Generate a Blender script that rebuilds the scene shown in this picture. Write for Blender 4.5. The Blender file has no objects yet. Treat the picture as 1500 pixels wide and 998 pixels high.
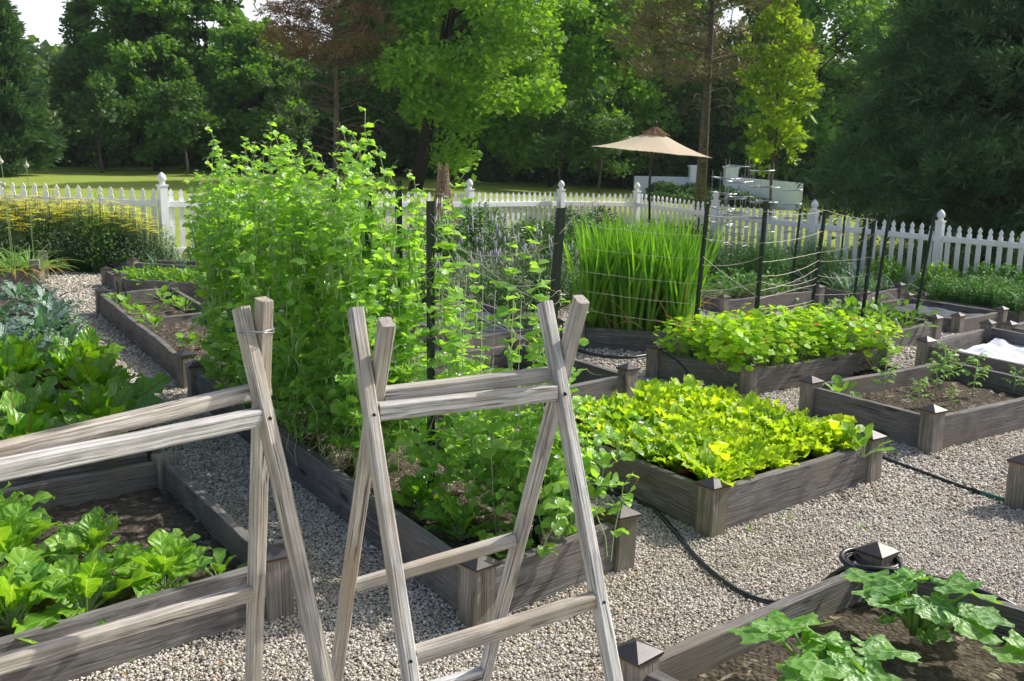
import bpy, math, random
import numpy as np
from mathutils import Vector, Matrix

random.seed(7)
RNG = np.random.default_rng(11)
PI = math.pi
SC = bpy.context.scene
COL = SC.collection
rad = math.radians

# ------------------------------------------------------------------ terrain
def gh(x, y):
    s = min(1.0, max(0.0, (y - 6) / 6)); s = s * s * (3 - 2 * s)
    return -0.036 * (min(14, max(-9, x)) + 4.2) * s
def gh_np(x, y):
    s = np.clip((y - 6) / 6, 0, 1); s = s * s * (3 - 2 * s)
    return -0.036 * (np.clip(x, -9, 14) + 4.2) * s

# ------------------------------------------------------------------ node helpers
class NT:
    def __init__(self, name):
        self.m = bpy.data.materials.new(name); self.m.use_nodes = True
        self.t = self.m.node_tree; self.t.nodes.clear()
        self.out = self.n('ShaderNodeOutputMaterial')
    def n(self, typ, **kw):
        nd = self.t.nodes.new(typ)
        for k, v in kw.items():
            if k.startswith('i_'):
                key = k[2:]
                key = int(key) if key.isdigit() else key.replace('_', ' ')
                nd.inputs[key].default_value = v
            else: setattr(nd, k, v)
        return nd
    def l(self, a, b): self.t.links.new(a, b)
    def ramp(self, fac, stops, interp='LINEAR'):
        r = self.n('ShaderNodeValToRGB'); r.color_ramp.interpolation = interp
        e = r.color_ramp.elements
        while len(e) < len(stops): e.new(0.5)
        for k, (p, c) in enumerate(stops):
            e[k].position = p; e[k].color = (*c, 1) if len(c) == 3 else c
        self.l(fac, r.inputs[0]); return r.outputs[0]
    def mix(self, fac, a, b, mode='MIX'):
        m = self.n('ShaderNodeMix', data_type='RGBA', blend_type=mode)
        for s, v in ((m.inputs[0], fac), (m.inputs[6], a), (m.inputs[7], b)):
            if hasattr(v, 'links'): self.l(v, s)
            elif isinstance(v, (int, float)): s.default_value = v
            else: s.default_value = (*v, 1)
        return m.outputs[2]
    def math(self, op, a, b=None, clamp=False):
        m = self.n('ShaderNodeMath', operation=op, use_clamp=clamp)
        for s, v in ((m.inputs[0], a), (m.inputs[1], b)):
            if v is None: continue
            if hasattr(v, 'links'): self.l(v, s)
            else: s.default_value = v
        return m.outputs[0]
    def noise(self, vec, scale, detail=4, rough=0.6, out=0):
        n = self.n('ShaderNodeTexNoise'); n.inputs['Scale'].default_value = scale
        n.inputs['Detail'].default_value = detail; n.inputs['Roughness'].default_value = rough
        if vec is not None: self.l(vec, n.inputs['Vector'])
        return n.outputs[out]
    def voro(self, vec, scale, feature='F1', out='Distance'):
        n = self.n('ShaderNodeTexVoronoi'); n.feature = feature; n.inputs['Scale'].default_value = scale
        if vec is not None: self.l(vec, n.inputs['Vector'])
        return n.outputs[out]
    def mapping(self, vec, scale, loc=(0, 0, 0)):
        m = self.n('ShaderNodeMapping'); m.inputs['Scale'].default_value = scale; m.inputs['Location'].default_value = loc
        self.l(vec, m.inputs['Vector']); return m.outputs[0]
    def bsdf(self, color, rough=0.8, bump=None, bstr=0.3, bdist=0.01, spec=0.3, metal=0.0):
        b = self.n('ShaderNodeBsdfPrincipled')
        for s, v in ((b.inputs['Base Color'], color), (b.inputs['Roughness'], rough)):
            if hasattr(v, 'links'): self.l(v, s)
            elif isinstance(v, (int, float)): s.default_value = v
            else: s.default_value = (*v, 1)
        b.inputs['Specular IOR Level'].default_value = spec; b.inputs['Metallic'].default_value = metal
        if bump is not None:
            bp = self.n('ShaderNodeBump'); bp.inputs['Strength'].default_value = bstr; bp.inputs['Distance'].default_value = bdist
            self.l(bump, bp.inputs['Height']); self.l(bp.outputs[0], b.inputs['Normal'])
        return b
    def done(self, sh): self.l(sh, self.out.inputs[0]); return self.m
    def obj(self): return self.n('ShaderNodeTexCoord').outputs['Object']
    def rnd(self): return self.n('ShaderNodeObjectInfo').outputs['Random']
    def attr(self, name, out='Fac'): return self.n('ShaderNodeAttribute', attribute_name=name).outputs[out]

def leaf_mat(name, c_dark, c_light, trans=0.4, rough=0.45, vein=None, vein_w=0.05, side=9.0, spec=0.4, tcol=None, bump=0.25, mottle=None, edge=None):
    t = NT(name)
    tint = t.attr('tint'); luv = t.attr('luv', 'Vector'); r = t.rnd()
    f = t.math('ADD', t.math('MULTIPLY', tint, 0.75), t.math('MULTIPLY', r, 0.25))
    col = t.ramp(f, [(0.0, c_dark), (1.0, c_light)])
    nz = t.noise(t.obj(), 45, 3)
    col = t.mix(t.math('MULTIPLY', nz, 0.35), col, tuple(x * 0.6 for x in c_dark))
    sp = t.n('ShaderNodeSeparateXYZ'); t.l(luv, sp.inputs[0])
    au = t.math('ABSOLUTE', sp.outputs[0])
    hgt = nz
    if vein is not None:
        mid = t.math('LESS_THAN', au, vein_w)
        sv = t.math('SINE', t.math('MULTIPLY', t.math('SUBTRACT', sp.outputs[1], t.math('MULTIPLY', au, 0.28)), side * 6.283))
        svm = t.math('GREATER_THAN', sv, 0.93)
        vf = t.math('MAXIMUM', mid, t.math('MULTIPLY', svm, 0.65))
        col = t.mix(vf, col, vein)
        hgt = t.math('ADD', t.math('MULTIPLY', sv, 0.35), t.math('MULTIPLY', nz, 0.6))
    if mottle is not None:
        mm = t.math('GREATER_THAN', t.noise(t.obj(), 70, 2), 0.62)
        col = t.mix(t.math('MULTIPLY', mm, 0.28), col, mottle)
    if edge is not None:
        col = t.mix(t.math('GREATER_THAN', au, 0.75), col, edge)
    b = t.bsdf(col, rough, hgt, bump, 0.004, spec)
    tr = t.n('ShaderNodeBsdfTranslucent')
    tc = t.mix(1.0, col, tcol or (1.5, 1.35, 0.5), 'MULTIPLY'); t.l(tc, tr.inputs[0])
    mx = t.n('ShaderNodeMixShader'); mx.inputs[0].default_value = trans
    t.l(b.outputs[0], mx.inputs[1]); t.l(tr.outputs[0], mx.inputs[2])
    return t.done(mx.outputs[0])

def plain(name, c, rough=0.6, spec=0.4, metal=0.0, var=0.25, scale=20, bump=0.15):
    t = NT(name); nz = t.noise(t.obj(), scale, 4)
    col = t.mix(t.math('MULTIPLY', nz, var * 2), c, tuple(x * 0.55 for x in c))
    return t.done(t.bsdf(col, rough, nz, bump, 0.004, spec, metal).outputs[0])

def wood_mat(name, light, mid, dark, grain=1.0, stain=None, bump=0.7, knots=True, tan=None):
    t = NT(name); o = t.obj(); r = t.rnd()
    off = t.n('ShaderNodeVectorMath', operation='ADD'); t.l(o, off.inputs[0])
    cb = t.n('ShaderNodeCombineXYZ'); t.l(t.math('MULTIPLY', r, 37.0), cb.inputs[0]); t.l(t.math('MULTIPLY', r, 11.0), cb.inputs[1]); t.l(t.math('MULTIPLY', r, 5.0), cb.inputs[2])
    t.l(cb.outputs[0], off.inputs[1]); v = off.outputs[0]
    wob = t.n('ShaderNodeVectorMath', operation='MULTIPLY_ADD')
    t.l(t.noise(t.mapping(v, (3, 3, 3)), 1.5, 2, out=1), wob.inputs[0]); wob.inputs[1].default_value = (0.0, 0.012, 0.012); t.l(v, wob.inputs[2])
    w = wob.outputs[0]
    g1 = t.noise(t.mapping(w, (3.0, 260 * grain, 260 * grain)), 1.0, 4, 0.65)
    g2 = t.noise(t.mapping(w, (1.2, 75 * grain, 75 * grain)), 1.0, 4, 0.6)
    g3 = t.noise(t.mapping(v, (6, 9, 9)), 1.0, 4, 0.6)
    col = t.ramp(g1, [(0.34, dark), (0.46, mid), (0.64, light)])
    col = t.mix(t.ramp(g2, [(0.42, (0, 0, 0)), (0.62, (1, 1, 1))]), col, t.mix(0.5, col, mid))
    col = t.mix(t.ramp(g3, [(0.35, (0.75, 0.75, 0.75)), (0.6, (0, 0, 0))]), col, t.mix(0.6, col, dark))
    crack = t.ramp(t.noise(t.mapping(w, (1.6, 210 * grain, 210 * grain)), 1.0, 2, 0.5), [(0.29, (0, 0, 0)), (0.35, (1, 1, 1))])
    col = t.mix(crack, tuple(x * 0.35 for x in dark), col)
    if stain:
        sf = t.ramp(t.noise(t.mapping(v, (2.5, 5, 5)), 1.0, 3), [(0.5, (0, 0, 0)), (0.7, (0.8, 0.8, 0.8))])
        col = t.mix(sf, col, stain)
    if tan:
        tf = t.ramp(t.math('FRACT', t.math('MULTIPLY', r, 7.3)), [(0.45, (0, 0, 0)), (0.6, (.75, .75, .75))])
        col = t.mix(t.math('MULTIPLY', tf, t.math('ADD', .4, g2)), col, t.mix(1.0, col, tan, 'MULTIPLY'))
    if knots:
        kd = t.voro(t.mapping(v, (2.4, 9, 9)), 1.0)
        kf = t.ramp(kd, [(0.07, (0.85, 0.85, 0.85)), (0.16, (0, 0, 0))])
        col = t.mix(kf, col, tuple(x * 0.5 for x in dark))
    hgt = t.math('ADD', t.math('MULTIPLY', g1, 0.8), t.math('MULTIPLY', crack, 0.9))
    return t.done(t.bsdf(col, 0.82, hgt, bump, 0.004, 0.25).outputs[0])

M = {}
M['bed_wood'] = wood_mat('weathered_board', (0.31, 0.295, 0.28), (0.15, 0.142, 0.134), (0.05, 0.046, 0.043), 0.9, stain=(0.20, 0.17, 0.14))
M['post_wood'] = wood_mat('weathered_post', (0.44, 0.40, 0.35), (0.24, 0.215, 0.185), (0.08, 0.07, 0.06), 0.8, stain=(0.13, 0.13, 0.08), knots=False)
M['trellis_wood'] = wood_mat('silvered_wood', (0.84, 0.82, 0.80), (0.51, 0.49, 0.465), (0.125, 0.112, 0.103), 0.85, stain=(0.48, 0.40, 0.31), bump=1.0, tan=(1.0, .91, .79))
M['cap'] = plain('bronze_cap', (0.085, 0.08, 0.082), 0.42, 0.4, 0.45, 0.5, 30, 0.1)
M['cap_trim'] = plain('cap_trim', (0.30, 0.20, 0.13), 0.45, 0.4, 0.4, 0.3)
M['stake'] = plain('green_stake_paint', (0.008, 0.028, 0.018), 0.35, 0.5, 0, 0.3, 60)
M['twine'] = plain('twine', (0.62, 0.58, 0.48), 0.8, 0.2)
M['wire'] = plain('galvanised_wire', (0.45, 0.47, 0.48), 0.35, 0.6, 0.6)
t = NT('white_vinyl'); o_ = t.n('ShaderNodeNewGeometry').outputs['Position']; nz = t.noise(t.mapping(o_, (9, 9, 2.5)), 1.0, 4, .65); sp = t.n('ShaderNodeSeparateXYZ'); t.l(o_, sp.inputs[0])
low = t.ramp(sp.outputs[2], [(0.0, (.6, .6, .6)), (0.5, (0, 0, 0))]); col = t.mix(t.ramp(nz, [(0.5, (0, 0, 0)), (0.75, (.35, .35, .35))]), (0.80, 0.81, 0.83), (0.52, 0.54, 0.46))
col = t.mix(t.math('MULTIPLY', low, nz), col, (0.34, 0.38, 0.27)); M['white_vinyl'] = t.done(t.bsdf(col, 0.4, spec=.4).outputs[0])
M['black_hose'] = plain('black_rubber', (0.016, 0.017, 0.02), 0.33, 0.55, 0, 0.3, 40)
M['green_hose'] = plain('green_rubber', (0.02, 0.12, 0.10), 0.33, 0.5, 0, 0.2, 40)
M['canvas'] = None
t = NT('canvas_tan'); nz = t.noise(t.obj(), 6, 4); b = t.bsdf(t.mix(nz, (0.80, 0.66, 0.48), (0.86, 0.74, 0.57)), 0.85, t.noise(t.obj(), 200, 2), 0.1)
tr = t.n('ShaderNodeBsdfTranslucent'); tr.inputs[0].default_value = (0.85, 0.66, 0.42, 1)
mx = t.n('ShaderNodeMixShader'); mx.inputs[0].default_value = 0.4; t.l(b.outputs[0], mx.inputs[1]); t.l(tr.outputs[0], mx.inputs[2]); M['canvas'] = t.done(mx.outputs[0])
M['canvas_brown'] = plain('canvas_brown', (0.13, 0.07, 0.04), 0.9, 0.2)
M['dark_metal'] = plain('dark_metal', (0.02, 0.017, 0.015), 0.4, 0.5, 0.3)
M['teak'] = plain('brown_wood', (0.14, 0.085, 0.05), 0.6)
M['render_wall'] = plain('white_render', (0.74, 0.78, 0.94), 0.9, 0.2, 0, 0.03, 3)
M['cloth_white'] = plain('white_cloth', (0.72, 0.74, 0.82), 0.8, 0.2, 0, 0.15, 12)
M['cloth_dark'] = plain('landscape_fabric', (0.09, 0.10, 0.125), 0.6, 0.4, 0, 0.4, 25)
M['black_plastic'] = plain('black_plastic', (0.02, 0.02, 0.022), 0.5)
M['bulb'] = plain('seed_head', (0.62, 0.60, 0.45), 0.8, 0.2)
M['dry'] = plain('dry_twig', (0.30, 0.22, 0.15), 0.85, 0.1)
M['yellow_fl'] = leaf_mat('yellow_flower', (0.92, 0.84, 0.06), (1.0, 0.95, 0.16), 0.15, 0.9, tcol=(1, 1, .6), spec=.1, bump=0)
M['orange_fl'] = plain('orange_flower', (0.85, 0.20, 0.02), 0.6, 0.3)
M['white_fl'] = plain('white_flower', (0.82, 0.82, 0.74), 0.7, 0.3)
M['red_fl'] = plain('red_flower', (0.6, 0.02, 0.05), 0.6)
M['pink_fl'] = plain('pink_flower', (0.42, 0.09, 0.20), 0.7)
M['lav_fl'] = plain('lavender_flower', (0.42, 0.40, 0.44), 0.8)
M['bark'] = wood_mat('bark', (0.20, 0.165, 0.135), (0.11, 0.085, 0.07), (0.03, 0.024, 0.02), 0.12, knots=False, bump=1.0)
M['bark_dark'] = plain('bark_dark', (0.05, 0.038, 0.03), 0.95, 0.1, 0, 0.5, 6, 0.6)
M['dead_bark'] = plain('dead_bark', (0.20, 0.15, 0.135), 0.95, 0.1, 0, 0.5, 6, 0.6)

# leaves
M['pea'] = leaf_mat('pea_leaf', (0.10, 0.29, 0.05), (0.48, 0.78, 0.16), 0.54, 0.32, vein=(0.42, 0.64, 0.22), vein_w=0.04, side=4, tcol=(1.5, 1.45, 0.4), spec=.7)
M['pea_stem'] = leaf_mat('pea_stem', (0.34, 0.48, 0.20), (0.52, 0.64, 0.34), 0.15, 0.45)
M['pod'] = leaf_mat('pea_pod', (0.28, 0.46, 0.12), (0.44, 0.60, 0.20), 0.25, 0.35, spec=.6)
M['lettuce'] = leaf_mat('lettuce_leaf', (0.24, 0.52, 0.02), (0.70, 0.90, 0.06), 0.55, 0.42, vein=(0.62, 0.75, 0.16), vein_w=0.06, side=5, tcol=(1.3, 1.2, 0.35), spec=.5)
M['lettuce_red'] = leaf_mat('red_lettuce_leaf', (0.10, 0.018, 0.012), (0.22, 0.10, 0.03), 0.4, 0.45, vein=(0.3, 0.2, 0.08), side=5, tcol=(1.5, .8, .5))
M['nast'] = leaf_mat('nasturtium_leaf', (0.16, 0.40, 0.02), (0.55, 0.82, 0.03), 0.54, 0.45, tcol=(1.3, 1.25, 0.35))
M['glad'] = leaf_mat('sword_leaf', (0.06, 0.20, 0.02), (0.26, 0.54, 0.05), 0.45, 0.42, vein=(0.28, 0.52, 0.1), vein_w=0.08, side=0.1, tcol=(1.4, 1.4, 0.4))
M['zuc'] = leaf_mat('squash_leaf', (0.09, 0.28, 0.04), (0.27, 0.56, 0.08), 0.42, 0.42, vein=(0.40, 0.62, 0.26), vein_w=0.06, side=3, tcol=(1.7, 1.55, 0.3), mottle=(0.34, 0.52, 0.28), bump=0.7, spec=.6)
M['zuc_stem'] = leaf_mat('squash_stem', (0.16, 0.30, 0.06), (0.3, 0.46, 0.1), 0.15, 0.5)
M['chard'] = leaf_mat('chard_leaf', (0.07, 0.26, 0.02), (0.26, 0.58, 0.04), 0.44, 0.3, vein=(0.24, 0.10, 0.03), vein_w=0.045, side=6, spec=0.6, tcol=(1.6, 1.5, 0.35), bump=0.8)
M['chard_stem'] = leaf_mat('chard_stem', (0.22, 0.02, 0.02), (0.34, 0.06, 0.03), 0.1, 0.4)
M['kale'] = leaf_mat('kale_leaf', (0.055, 0.13, 0.085), (0.24, 0.37, 0.31), 0.22, 0.36, vein=(0.42, 0.54, 0.42), vein_w=0.06, side=7, spec=0.7, tcol=(1.0, 1.6, 0.5), bump=0.8)
M['radish'] = leaf_mat('radish_leaf', (0.09, 0.29, 0.02), (0.36, 0.64, 0.06), 0.45, 0.35, vein=(0.46, 0.66, 0.2), vein_w=0.05, side=5, tcol=(1.5, 1.4, 0.4), bump=0.8, spec=.6)
M['green'] = leaf_mat('green_leaf', (0.090, 0.255, 0.030), (0.285, 0.555, 0.060), 0.4, 0.5, vein=(0.2, 0.36, 0.1), vein_w=0.05, side=4, tcol=(1.5, 1.4, 0.4))
M['dkgreen'] = leaf_mat('dark_green_leaf', (0.038, 0.105, 0.030), (0.120, 0.255, 0.060), 0.3, 0.5, tcol=(1.4, 1.4, 0.5))
M['herb'] = leaf_mat('herb_leaf', (0.053, 0.165, 0.038), (0.135, 0.330, 0.060), 0.35, 0.5, tcol=(1.4, 1.4, 0.5))
M['grey'] = leaf_mat('grey_green_leaf', (0.165, 0.225, 0.150), (0.390, 0.465, 0.330), 0.3, 0.6, tcol=(1.2, 1.3, 0.6))
M['strap'] = leaf_mat('strap_leaf', (0.135, 0.300, 0.090), (0.360, 0.570, 0.150), 0.35, 0.45, vein=(0.3, 0.4, 0.2), side=.1, tcol=(1.4, 1.4, 0.5))
M['straw'] = leaf_mat('yellowed_leaf', (0.40, 0.26, 0.06), (0.62, 0.46, 0.16), 0.35, 0.6, tcol=(1.2, 1.0, 0.5))
M['leek'] = leaf_mat('leek_leaf', (0.090, 0.180, 0.120), (0.225, 0.360, 0.240), 0.25, 0.5, tcol=(1.2, 1.4, 0.6))
# tree leaves
def tree_leaf(name, a, b, tr=0.4, tcol=(1.7, 1.5, .4)): return leaf_mat(name, a, b, tr, 0.5, tcol=tcol, bump=0.0, spec=0.35)
M['t_dark'] = tree_leaf('tree_leaf_dark', (0.05, 0.12, 0.045), (0.13, 0.27, 0.07), 0.38)
M['under'] = tree_leaf('undergrowth_leaf', (0.08, 0.15, 0.075), (0.16, 0.28, 0.11), 0.36)
M['t_mid'] = tree_leaf('tree_leaf_mid', (0.075, 0.19, 0.045), (0.21, 0.43, 0.08), 0.45)
M['t_light'] = tree_leaf('tree_leaf_light', (0.08, 0.22, 0.03), (0.30, 0.55, 0.07), 0.5)
M['t_yellow'] = tree_leaf('tree_leaf_yellow_green', (0.18, 0.34, 0.03), (0.42, 0.58, 0.05), 0.5, (1.4, 1.25, .4))
M['t_needle'] = tree_leaf('pine_needles', (0.035, 0.085, 0.045), (0.12, 0.23, 0.09), 0.25, (1.4, 1.5, .5))
M['t_brown'] = tree_leaf('dying_needles', (0.195, 0.112, 0.068), (0.360, 0.240, 0.128), 0.2, (1.2, 1, .6))
M['t_brownish'] = tree_leaf('olive_needles', (0.09, 0.10, 0.04), (0.27, 0.23, 0.12), 0.25, (1.2, 1.1, .5))

# ------------------------------------------------------------------ mesh builder
class MB:
    def __init__(s): s.V = []; s.F = {}; s.U = []; s.T = []; s.n = 0
    def add(s, V, F, uv=None, tint=0.5, mi=0):
        V = np.asarray(V, float); n = len(V)
        s.V.append(V); s.U.append(np.zeros((n, 2)) if uv is None else np.asarray(uv, float))
        s.T.append(np.broadcast_to(np.asarray(tint, float), (n,)).copy())
        fs = F if isinstance(F, list) and len(F) and isinstance(F[0], np.ndarray) else None
        if isinstance(F, np.ndarray): s.F.setdefault((F.shape[1], mi), []).append(F + s.n)
        else:
            by = {}
            for f in F: by.setdefault(len(f), []).append(f)
            for k, l in by.items(): s.F.setdefault((k, mi), []).append(np.array(l) + s.n)
        s.n += n
    def box(s, c, d, rz=0, tint=0.5, mi=0):
        x, y, z = d[0] / 2, d[1] / 2, d[2] / 2
        V = np.array([(-x, -y, -z), (x, -y, -z), (x, y, -z), (-x, y, -z), (-x, -y, z), (x, -y, z), (x, y, z), (-x, y, z)])
        if rz: ca, sa = math.cos(rz), math.sin(rz); V = V @ np.array([[ca, sa, 0], [-sa, ca, 0], [0, 0, 1]])
        s.add(V + np.array(c), [(0, 3, 2, 1), (4, 5, 6, 7), (0, 1, 5, 4), (1, 2, 6, 5), (2, 3, 7, 6), (3, 0, 4, 7)], None, tint, mi)
    def tube(s, pts, r0, r1=None, sides=6, tint=0.5, mi=0, cap=True):
        P = np.asarray(pts, float); n = len(P); r1 = r0 if r1 is None else r1
        d = np.gradient(P, axis=0); d /= np.linalg.norm(d, axis=1)[:, None] + 1e-12
        ref = np.array([0, 0, 1.0]) if abs(d[:, 2]).mean() < 0.8 else np.array([1.0, 0, 0])
        a = np.cross(d, ref); a /= np.linalg.norm(a, axis=1)[:, None] + 1e-12; b = np.cross(d, a)
        rr = np.linspace(r0, r1, n) if np.ndim(r0) == 0 else np.asarray(r0)
        ph = np.arange(sides) * 2 * PI / sides
        V = P[:, None, :] + rr[:, None, None] * (np.cos(ph)[None, :, None] * a[:, None, :] + np.sin(ph)[None, :, None] * b[:, None, :])
        i = np.arange(n - 1)[:, None] * sides; j = np.arange(sides)[None, :]; k = (j + 1) % sides
        F = np.stack([i + j, i + k, i + sides + k, i + sides + j], -1).reshape(-1, 4)
        s.add(V.reshape(-1, 3), F, None, tint, mi)
        if cap and sides >= 5:
            s.F.setdefault((sides, mi), []).append(np.array([[*(s.n - n * sides + np.arange(sides))[::-1]], [*(s.n - sides + np.arange(sides))]]))
    def lathe(s, prof, c=(0, 0, 0), sides=16, tint=0.5, mi=0):
        pr = np.array(prof, float); n = len(pr); ph = np.arange(sides) * 2 * PI / sides
        V = np.stack([pr[:, 0][:, None] * np.cos(ph), pr[:, 0][:, None] * np.sin(ph), np.repeat(pr[:, 1][:, None], sides, 1)], -1).reshape(-1, 3) + np.array(c)
        i = np.arange(n - 1)[:, None] * sides; j = np.arange(sides)[None, :]; k = (j + 1) % sides
        s.add(V, np.stack([i + j, i + k, i + sides + k, i + sides + j], -1).reshape(-1, 4), None, tint, mi)
    def build(s, name, mats, parent=None, smooth=True):
        me = bpy.data.meshes.new(name)
        V = np.concatenate(s.V).astype(np.float32); me.vertices.add(len(V)); me.vertices.foreach_set('co', V.ravel())
        loops = []; starts = []; tot = []; mis = []; pos = 0
        for (k, mi), L in s.F.items():
            A = np.concatenate(L); m = len(A); loops.append(A.ravel()); starts.append(pos + np.arange(m) * k); tot.append(np.full(m, k)); mis.append(np.full(m, mi)); pos += m * k
        L = np.concatenate(loops).astype(np.int32)
        me.loops.add(len(L)); me.loops.foreach_set('vertex_index', L)
        st = np.concatenate(starts).astype(np.int32); me.polygons.add(len(st)); me.polygons.foreach_set('loop_start', st)
        me.polygons.foreach_set('material_index', np.concatenate(mis).astype(np.int32))
        me.polygons.foreach_set('use_smooth', np.full(len(st), smooth))
        U = np.concatenate(s.U); at = me.attributes.new('luv', 'FLOAT_VECTOR', 'POINT')
        at.data.foreach_set('vector', np.column_stack([U, np.zeros(len(U))]).astype(np.float32).ravel())
        at = me.attributes.new('tint', 'FLOAT', 'POINT'); at.data.foreach_set('value', np.concatenate(s.T).astype(np.float32))
        me.update(calc_edges=True); me.validate()
        for m in (mats if isinstance(mats, (list, tuple)) else [mats]): me.materials.append(m)
        o = bpy.data.objects.new(name, me); COL.objects.link(o)
        if parent is not None: o.parent = parent
        return o

def tag(o, label, cat, group=None, kind=None):
    o['label'] = label
    if cat: o['category'] = cat
    if group: o['group'] = group
    if kind: o['kind'] = kind
    return o
def struct(o, label=None):
    o['kind'] = 'structure'
    if label: o['label'] = label
    return o
def thing(name, label, cat, loc=(0, 0, 0), rz=0, group=None):
    o = bpy.data.objects.new(name, None); COL.objects.link(o); o.empty_display_size = 0.1
    o.location = loc; o.rotation_euler = (0, 0, rz)
    return tag(o, label, cat, group)
def mat_of(o):
    return Matrix.LocRotScale(o.location, o.rotation_euler, o.scale)
def copy_tree(o, parent=None):
    c = o.copy(); COL.objects.link(c)
    if parent is not None: c.parent = parent
    for ch in KIDS.get(o.name, []): copy_tree(ch, c)
    return c
KIDS = {}
def register(o):
    for x in list(COL.objects):
        if x.parent is o: KIDS.setdefault(o.name, []).append(x); register(x)
class Bank:
    """prototypes of one kind; every call returns the prototype itself the first time, copies after that"""
    def __init__(s, protos): s.p = protos; s.used = set(); [register(x) for x in protos]
    def put(s, k, loc, rz=0, sc=1.0, label=None, group=None, tilt=(0, 0)):
        o = s.p[k % len(s.p)]
        if k % len(s.p) in s.used: o = copy_tree(o)
        else: s.used.add(k % len(s.p))
        o.location = loc; o.rotation_euler = (tilt[0], tilt[1], rz); o.scale = (sc, sc, sc) if np.ndim(sc) == 0 else sc
        if label: o['label'] = label
        if group: o['group'] = group
        return o
    def clean(s):
        for i, o in enumerate(s.p):
            if i not in s.used:
                for ch in KIDS.get(o.name, []): bpy.data.objects.remove(ch)
                bpy.data.objects.remove(o)

def beam(name, p0, p1, w, t, mat, root=None, nseg=10, wob=0.0015, side=None, bev=0.004, ragged=0.0):
    """a board from p0 to p1; local X runs along it, w = height (local Z), t = thickness (local Y)"""
    p0, p1 = Vector(p0), Vector(p1); L = (p1 - p0).length; x = (p1 - p0).normalized()
    ref = Vector(side) if side else Vector((0, 0, 1))
    y = ref.cross(x).normalized(); z = x.cross(y)
    m = MB(); b = bev
    sec = [(-t/2+b, -w/2), (t/2-b, -w/2), (t/2, -w/2+b), (t/2, w/2-b), (t/2-b, w/2), (-t/2+b, w/2), (-t/2, w/2-b), (-t/2, -w/2+b)]
    xs = np.linspace(0, L, nseg + 1); V = []
    rr = np.random.default_rng(int(abs(p0.x * 977 + p1.y * 613 + p0.z * 131 + L * 71)) + 3)
    w1, w2, w3, w4 = rr.uniform(0, 6.28, 4); kf_ = rr.uniform(2.5, 5)
    for i, xx in enumerate(xs):
        dy = wob * (math.sin(kf_ * xx + w1) + .3 * math.sin(kf_ * 3.1 * xx + w3)); dz = wob * (math.sin(kf_ * .8 * xx + w2) + .3 * math.sin(kf_ * 2.7 * xx + w4)); dt = wob * .2 * math.sin(kf_ * 2 * xx + w3)
        for (a, c) in sec: V.append((xx, a * (1 + dt * 3 / t) + dy, c + dz + (abs(rr.normal(0, ragged)) * (-1 if c > 0 else 0))))
    F = []
    for i in range(nseg):
        for j in range(8): k = (j + 1) % 8; F.append((i*8+j, i*8+k, (i+1)*8+k, (i+1)*8+j))
    F.append(tuple(range(8))[::-1]); F.append(tuple(nseg * 8 + j for j in range(8)))
    F = [tuple(reversed(f)) for f in F]
    m.add(V, F); o = m.build(name, mat, None, smooth=False)
    W = Matrix(((x.x, y.x, z.x, p0.x), (x.y, y.y, z.y, p0.y), (x.z, y.z, z.z, p0.z), (0, 0, 0, 1)))
    if root is not None: o.parent = root; W = mat_of(root).inverted() @ W
    o.matrix_local = W
    return o

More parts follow.
